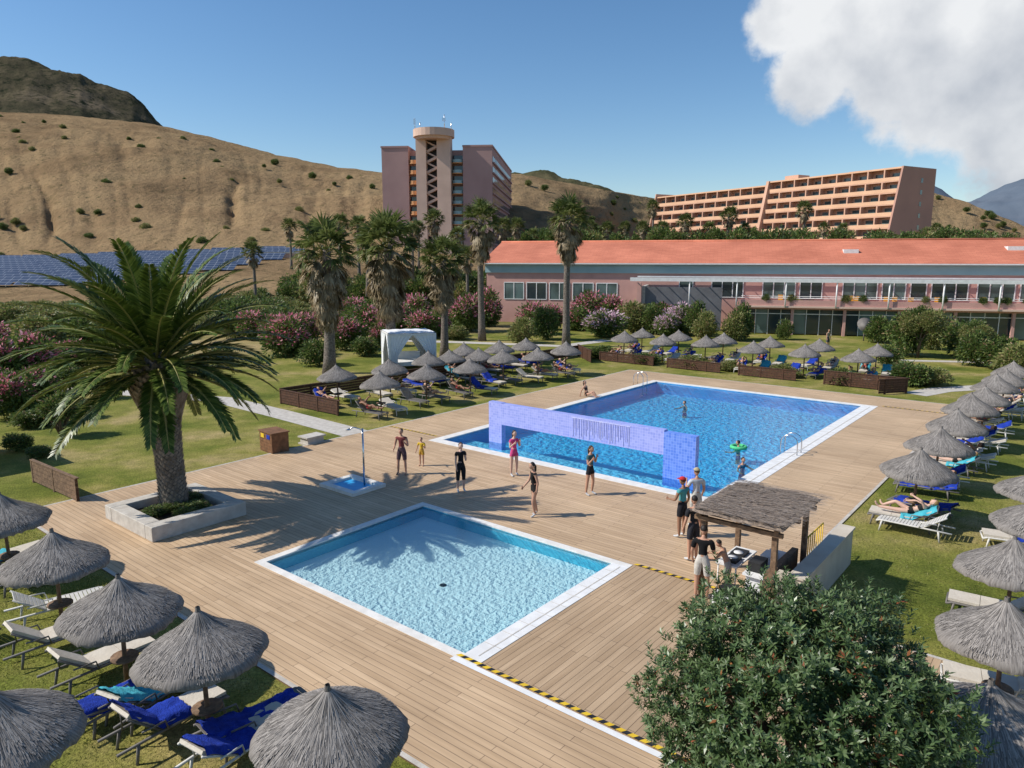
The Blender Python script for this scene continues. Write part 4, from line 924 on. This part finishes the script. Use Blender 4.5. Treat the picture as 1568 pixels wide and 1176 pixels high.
p=W(436,398,190); mb=MB(); mb.box((-5,-4,-4),(5,4,2.6),0); mb.box((-5.3,-4.3,2.6),(5.3,4.3,3.0),1); mb.box((-1,-4.05,-3),(1,-4.0,1.2),2); mb.obj('service_building',[M['cream'],M['concrete'],M['dark']],(p.x,p.y,p.z-1))

# ---------------- people
skins=[pm('skin_tan',(.50,.28,.19),(.46,.25,.165),4,rough=.55),pm('skin_light',(.62,.40,.31),(.58,.37,.28),4,rough=.55),pm('skin_dark',(.30,.16,.10),(.27,.14,.085),4,rough=.55)]
hairs={'brown':pm('brown_hair',(.07,.04,.022),(.04,.024,.014),20,rough=.6),'black':pm('black_hair',(.02,.016,.013),(.028,.02,.016),20,rough=.55),'blond':pm('blond_hair',(.35,.22,.09),(.25,.15,.06),20,rough=.6)}
lipm=pm('lips',(.4,.12,.1),(.35,.1,.09),5)
def cloth(c): 
    return pm('cloth_%02d%02d%02d'%tuple(int(x*99) for x in c),c,tuple(x*.75 for x in c),9,rough=.9,bump=.3)
def human(name,loc,yaw,h=1.7,arms=None,legs=None,lean=0,skin=0,top=(.02,.02,.02),bottom=(.02,.02,.02),hair='brown',sleeve=0.,leg=.35,topr=(.13,.52),longhair=False,cap=None,female=True,lie=False,headturn=0,shoe=(.6,.6,.6),mesh_only=False):
    arms=arms or ((Vector((-.2,.05,-1)),Vector((-.05,.35,-1))),(Vector((.2,.05,-1)),Vector((.05,.35,-1))))
    legs=legs or ((Vector((-.04,.03,-1)),Vector((0,-.04,-1))),(Vector((.04,.03,-1)),Vector((0,-.04,-1))))
    V=[];Ed=[];Rd=[];Bn=[]
    def a_(p,r,par=None,bone=None,t0=0,t1=1):
        V.append(Vector(p));Rd.append(r)
        if par is not None: Ed.append((par,len(V)-1)); Bn.append((par,len(V)-1,bone,t0,t1))
        return len(V)-1
    k=.93 if female else 1.0
    Rl=Matrix.Rotation(-lean,3,'X'); T=lambda p: Rl@Vector(p)
    i0=a_((0,0,0),.122); i1=a_(T((0,.0,.15)),.100*k,i0,'torso',0,.15); i2=a_(T((0,.012,.33)),.126*k,i1,'torso',.15,.33); i3=a_(T((0,0,.44)),.098*k,i2,'torso',.33,.46)
    i4=a_(T((0,-.005,.53)),.05,i3,'neck'); i5=a_(T((0,.015,.60)),.05,i4,'neck')
    hands=[]
    for sgn,(ua,fa) in zip((-1,1),arms):
        sx=.165*k if female else .19
        s=a_(T((sgn*sx,-.005,.445)),.060*k,i3,'sh',.4,.47); ua=Vector(ua).normalized(); fa=Vector(fa).normalized()
        m_=a_(V[s]+ua*.14,.050*k,s,'ua',0,.5); el=a_(V[s]+ua*.285,.040*k,m_,'ua',.5,1); f1=a_(V[el]+fa*.09,.040*k,el,'fa',0,.4); wr=a_(V[el]+fa*.245,.026,f1,'fa',.4,1); hd=a_(V[wr]+fa*.075,.032,wr,'hand'); hands.append((V[hd].copy(),fa,sgn,V[wr].copy()))
    for sgn,(th,shn) in zip((-1,1),legs):
        th=Vector(th).normalized(); shn=Vector(shn).normalized()
        hp=a_((sgn*.09,0,-.055),.094,i0,'hip',0,0); m_=a_(V[hp]+th*.2,.079,hp,'th',0,.47); kn=a_(V[hp]+th*.43,.056,m_,'th',.47,1); cf=a_(V[kn]+shn*.13,.058,kn,'sn',0,.3); an=a_(V[kn]+shn*.40,.036,cf,'sn',.3,1)
        fwd=Vector((sgn*.15,1,0)) ; fwd=(fwd-shn*fwd.dot(shn)).normalized() if not lie else (Vector((sgn*.3,1,-.3)).normalized())
        bl=a_(V[an]+fwd*.09+shn*.045,.036,an,'foot'); a_(V[bl]+fwd*.09,.024,bl,'foot')
    me=bpy.data.meshes.new('sk'); me.from_pydata([tuple(v) for v in V],Ed,[]); ob=bpy.data.objects.new('sk',me); link(ob)
    sk=ob.modifiers.new('Skin','SKIN'); sk.use_smooth_shade=True; sk.branch_smoothing=.6
    for i,sv in enumerate(me.skin_vertices[0].data): sv.radius=(Rd[i],Rd[i]); sv.use_root=(i==0)
    sb=ob.modifiers.new('s','SUBSURF'); sb.levels=2; sb.render_levels=2
    dg=bpy.context.evaluated_depsgraph_get(); ev=bpy.data.meshes.new_from_object(ob.evaluated_get(dg)); bpy.data.objects.remove(ob)
    def zone(p):
        best=(9,None,0)
        for (i,j,bn,t0,t1) in Bn:
            a=V[i];d=V[j]-a;t_=max(0,min(1,(p-a).dot(d)/max(d.length_squared,1e-9))); q=(p-a-d*t_).length-(Rd[i]*(1-t_)+Rd[j]*t_)*.6
            if q<best[0]: best=(q,bn,t0+(t1-t0)*t_)
        return best[1],best[2]
    def matof(p):
        bn,tt=zone(p)
        if bn in('torso','sh'):
            zz=(Rl.inverted()@p).z
            if zz<topr[0] and zz<.11: return 2
            if top is not None and topr[0]<=zz<topr[1]-.03: return 1
            return 0 if (top is None or zz>=topr[1]-.03) else (0 if zz<topr[0] and zz>.11 else 1)
        if bn=='hip': return 2
        if bn=='th': return 2 if tt<leg else 0
        if bn=='sn': return 2 if leg>1 and tt<leg-1 else 0
        if bn=='ua' and top is not None: return 1 if tt<sleeve else 0
        if bn=='foot' : return 4
        return 0
    fm=[];push=[0]*len(ev.vertices)
    for pl in ev.polygons:
        mtx=matof(Vector(pl.center)); fm.append(mtx)
        if mtx in(1,2):
            for vi in pl.vertices: push[vi]=1
    mb=MB()
    mb.v=[tuple(v.co+v.normal*(.012 if pu else 0)) for v,pu in zip(ev.vertices,push)]
    for pl,mtx in zip(ev.polygons,fm): mb.f.append(tuple(pl.vertices)); mb.m.append(mtx); mb.s.append(True)
    bpy.data.meshes.remove(ev)
    hc=T((0,.035,.70)); Mh=Matrix.Translation(hc)@Rl.to_4x4()@Matrix.Rotation(headturn,4,'Z')
    def hf(p):
        q=p.copy()
        if p.z<0: q.x*=1-.28*(-p.z); q.y=q.y*(1-.1*(-p.z))+.06*(-p.z)
        return q
    mb.ell((0,0,0),(.078,.097,.118),0,16,12,hf,Mh)
    mb.add([Mh@Vector(p) for p in ((-.014,.09,-.03),(.014,.09,-.03),(0,.094,.02),(0,.118,-.028))],[(0,1,3),(1,2,3),(2,0,3)],0)
    for s in (-1,1):
        mb.ell((s*.077,-.005,-.01),(.012,.02,.032),0,8,6,None,Mh); mb.ell((s*.03,.083,.012),(.013,.009,.008),6,8,6,None,Mh); mb.ell((s*.03,.0905,.012),(.006,.004,.006),5,6,4,None,Mh)
    mb.ell((0,.083,-.055),(.022,.009,.006),7,8,6,None,Mh)
    def hr(p):
        q=p.copy()
        if p.y>.35 and p.z<.62: q=q*.9
        if p.z<-.2: q*=.85
        return q
    mb.ell((0,-.016,.02),(.086,.096,.112),3,16,12,hr,Mh)
    if longhair: mb.tube([Mh@Vector(p) for p in ((0,-.07,.04),(0,-.11,-.04),(0,-.11,-.16),(0,-.09,-.27))],[.04,.045,.035,.012],8,3)
    if cap:
        mb.ell((0,-.005,.05),(.091,.105,.085),8,16,10,lambda p: p if p.z>0 else Vector((p.x,p.y,0)),Mh)
        mb.add([Mh@Vector(p) for p in ((-.07,.07,.05),(.07,.07,.05),(.055,.165,.04),(-.055,.165,.04),(-.07,.07,.058),(.07,.07,.058),(.055,.165,.048),(-.055,.165,.048))],[(0,1,2,3),(7,6,5,4),(2,1,5,6),(3,2,6,7),(0,3,7,4)],8)
    for hd,fa,sgn,wr in hands:
        ref=Vector((0,1,0)) if abs(fa.y)<.8 else Vector((0,0,1)); ax=fa.cross(ref).normalized(); pn=ax.cross(fa).normalized()
        for j,(off,l) in enumerate(((-.028,.062),(-.010,.072),(.009,.068),(.027,.054))):
            b0=hd+pn*off*1.0-fa*.01; c_=ax*-sgn
            mb.tube([b0,b0+fa*l*.45+pn*off*.1,b0+fa*l*.8+c_*.012,b0+fa*l+c_*.03],[.010,.009,.0085,.006],6,0)
        b0=wr+fa*.03+pn*.015; mb.tube([b0,b0+pn*.035+fa*.02,b0+pn*.05+fa*.05],[.012,.011,.007],6,0)
    sc=h/1.72
    zm=min(v[2] for v in mb.v)
    if not lie: mb.v=[(v[0],v[1],v[2]-zm) for v in mb.v]
    else: mb.v=[(-v[0],-v[2],v[1]) for v in mb.v]   # lie on the back: head toward -y, face up
    mats=[skins[skin],cloth(top) if top is not None else skins[skin],cloth(bottom),hairs[hair],cloth(shoe) if shoe else skins[skin],M['black'],M['white'],lipm,cloth(cap) if cap else M['black']]
    mesh=mb.mesh(name,mats)
    if mesh_only: return mesh
    return put(name,mesh,loc,yaw,(sc,sc,sc))
v3=lambda *a: Vector(a)
zd=.03
human('standing_man',G(616,726,zd),R(170),1.74,arms=((v3(-.25,.15,-.95),v3(.2,.6,.5)),(v3(.22,.1,-.95),v3(-.1,.7,-.3))),skin=0,top=(.22,.05,.05),bottom=(.12,.07,.08),leg=.75,female=False,hair='black',legs=((v3(-.10,.05,-1),v3(-.03,-.05,-1)),(v3(.12,.05,-1),v3(.03,-.05,-1))),shoe=(.3,.2,.15))
human('child',G(646,713,zd),R(160),1.12,skin=0,top=(.75,.50,.04),bottom=(.6,.35,.05),leg=.5,sleeve=.5,female=False,shoe=None,arms=((v3(-.25,.2,-.8),v3(-.1,.5,.3)),(v3(.25,.1,-.8),v3(.1,.4,-.8))))
human('standing_woman',G(706,752,zd),R(200),1.72,arms=((v3(-.10,.1,-1),v3(.25,.8,.3)),(v3(.10,.0,-1),v3(-.02,.25,-1))),skin=1,top=(.012,.012,.014),bottom=(.015,.015,.018),leg=1.1,sleeve=.3,hair='brown',longhair=True,legs=((v3(-.02,.05,-1),v3(0,-.05,-1)),(v3(.06,.05,-1),v3(.0,-.08,-1))))
human('standing_woman',G(787,728,zd),R(215),1.70,arms=((v3(-.28,.2,-.9),v3(.3,.4,.9)),(v3(.25,.2,-.9),v3(-.3,.5,.6))),skin=1,top=(.72,.08,.26),bottom=(.6,.07,.22),leg=.3,sleeve=.3,hair='brown',longhair=True,legs=((v3(-.04,.10,-1),v3(.0,-.12,-1)),(v3(.06,-.02,-1),v3(.0,-.05,-1))))
human('exercising_woman',G(818,790,zd),R(110),1.72,arms=((v3(-.12,-.25,-1),v3(-.05,.2,-1)),(v3(.12,.3,-1),v3(.0,.6,-.6))),skin=0,top=(.012,.012,.012),bottom=(.015,.015,.015),leg=.2,hair='black',longhair=True,lean=R(4),legs=((v3(-.04,.22,-1),v3(0,-.2,-1)),(v3(.05,-.1,-1),v3(.0,-.25,-1))))
human('exercising_woman',G(903,757,zd),R(230),1.70,arms=((v3(-.28,.2,-.85),v3(.3,.4,.9)),(v3(.28,.2,-.85),v3(-.2,.5,.7))),skin=0,top=(.05,.13,.15),bottom=(.015,.015,.02),leg=.35,hair='brown',longhair=True,sleeve=.4,legs=((v3(-.08,.12,-1),v3(0,-.12,-1)),(v3(.12,-.05,-1),v3(.02,-.1,-1))))
human('standing_man',G(1043,822,zd),R(40),1.78,arms=((v3(-.2,.3,-1),v3(.1,.8,-.1)),(v3(.2,-.1,-1),v3(.1,.4,-.8))),skin=2,top=(.08,.34,.36),bottom=(.015,.015,.02),leg=.6,female=False,hair='black',cap=(.55,.03,.03),sleeve=.15)
human('standing_man',G(1064,806,zd),R(10),1.80,arms=((v3(-.35,.1,-.85),v3(.2,.5,.6)),(v3(.2,.1,-1),v3(.1,.5,-.6))),skin=0,top=(.55,.57,.60),bottom=(.55,.53,.48),leg=.7,female=False,hair='brown',cap=(.5,.42,.25),sleeve=.5)
human('standing_man',G(1060,858,zd),R(20),1.78,skin=0,top=(.02,.02,.025),bottom=(.03,.03,.04),leg=.7,female=False,hair='black',sleeve=.6)
human('standing_man',G(1073,916,zd),R(-25),1.80,skin=0,arms=((v3(-.22,.1,-1),v3(.0,.4,-.9)),(v3(.18,.25,-1),v3(-.1,.9,-.2))),top=(.008,.008,.009),bottom=(.62,.58,.52),leg=.78,female=False,hair='black',sleeve=.65,legs=((v3(-.06,.04,-1),v3(-.02,-.04,-1)),(v3(.08,.04,-1),v3(.02,-.04,-1))))
human('child',G(1113,908,zd),R(60),1.35,lean=R(25),skin=0,top=None,bottom=(.5,.45,.4),leg=.5,female=False,hair='black',shoe=None,arms=((v3(-.2,.6,-.7),v3(.1,.9,-.1)),(v3(.2,.6,-.7),v3(-.1,.9,-.1))))
human('standing_person',G(1267,533),R(200),1.7,skin=0,top=(.3,.28,.2),bottom=(.1,.1,.12),leg=.8)
for a,b,yw,hr_,zz_ in [(27.2,8.2,2.0,'brown',-1.45),(20.1,2.2,1.0,'black',-1.38),(17.4,.95,3.5,'brown',-1.34)]:
    human('swimmer',P(a,b,zz_),yw,1.62,arms=((v3(-.9,.6,-.6),v3(-.2,1,-.1)),(v3(.9,.6,-.6),v3(.2,1,-.1))),skin=0,top=(.05,.2,.3),bottom=(.02,.05,.2),leg=.1,hair=hr_,shoe=None)
mb=MB(); mb.tube([(math.cos(a)*.3,math.sin(a)*.3,0) for a in np.linspace(0,2*math.pi,21)],.08,8); mb.obj('swim_ring',[cloth((.1,.6,.25))],P(20.1,2.2,0.0))
human('sitting_woman',P(25.6,13.75,0.03),PANG+math.pi,1.68,lean=R(-18),skin=0,top=(.04,.03,.03),bottom=(.03,.03,.03),leg=.1,hair='black',longhair=True,shoe=None,topr=(.25,.42),
   arms=((v3(-.25,-.6,-1),v3(-.1,-.2,-1)),(v3(.25,-.6,-1),v3(.1,-.2,-1))),legs=((v3(-.1,1,.55),v3(0,.7,-.9)),(v3(.1,1,.4),v3(0,.9,-.6))))
# sunbathers: in the lying frame the torso is raised with the lounger back (lean forward in body frame)
SB=[]
for i,(sk_,tp_,bt_,hr_) in enumerate([(0,None,(.03,.08,.3),'brown'),(1,(.02,.02,.02),(.02,.02,.02),'blond'),(2,None,(.4,.05,.05),'black'),(0,(.05,.1,.4),(.05,.1,.4),'brown')]):
    SB.append(human('sunbather',(0,0,0),0,skin=sk_,top=tp_,bottom=bt_,hair=hr_,leg=.3 if tp_ is None else .05,female=tp_ is not None,topr=(.25,.42),lean=R(30),lie=True,shoe=None,mesh_only=True,
      legs=((v3(-.1,.5,-1),v3(0,-.5,-1)),(v3(.1,.04,-1),v3(0,.02,-1))),arms=((v3(-.35,.25,-1),v3(-.1,-.2,-1)),(v3(.3,.6,-.3),v3(-.4,.4,-1)))))
c=0
for q,hz_,k,u,v in lpos:
    c+=1
    far=(v<600 or u>1300)
    if k!=8 and far and c%5 in(0,2,3) and v<900:
        put('sunbather',SB[c%4],q+Vector((math.cos(hz_)*.14,math.sin(hz_)*.14,.54)),hz_+math.pi/2)
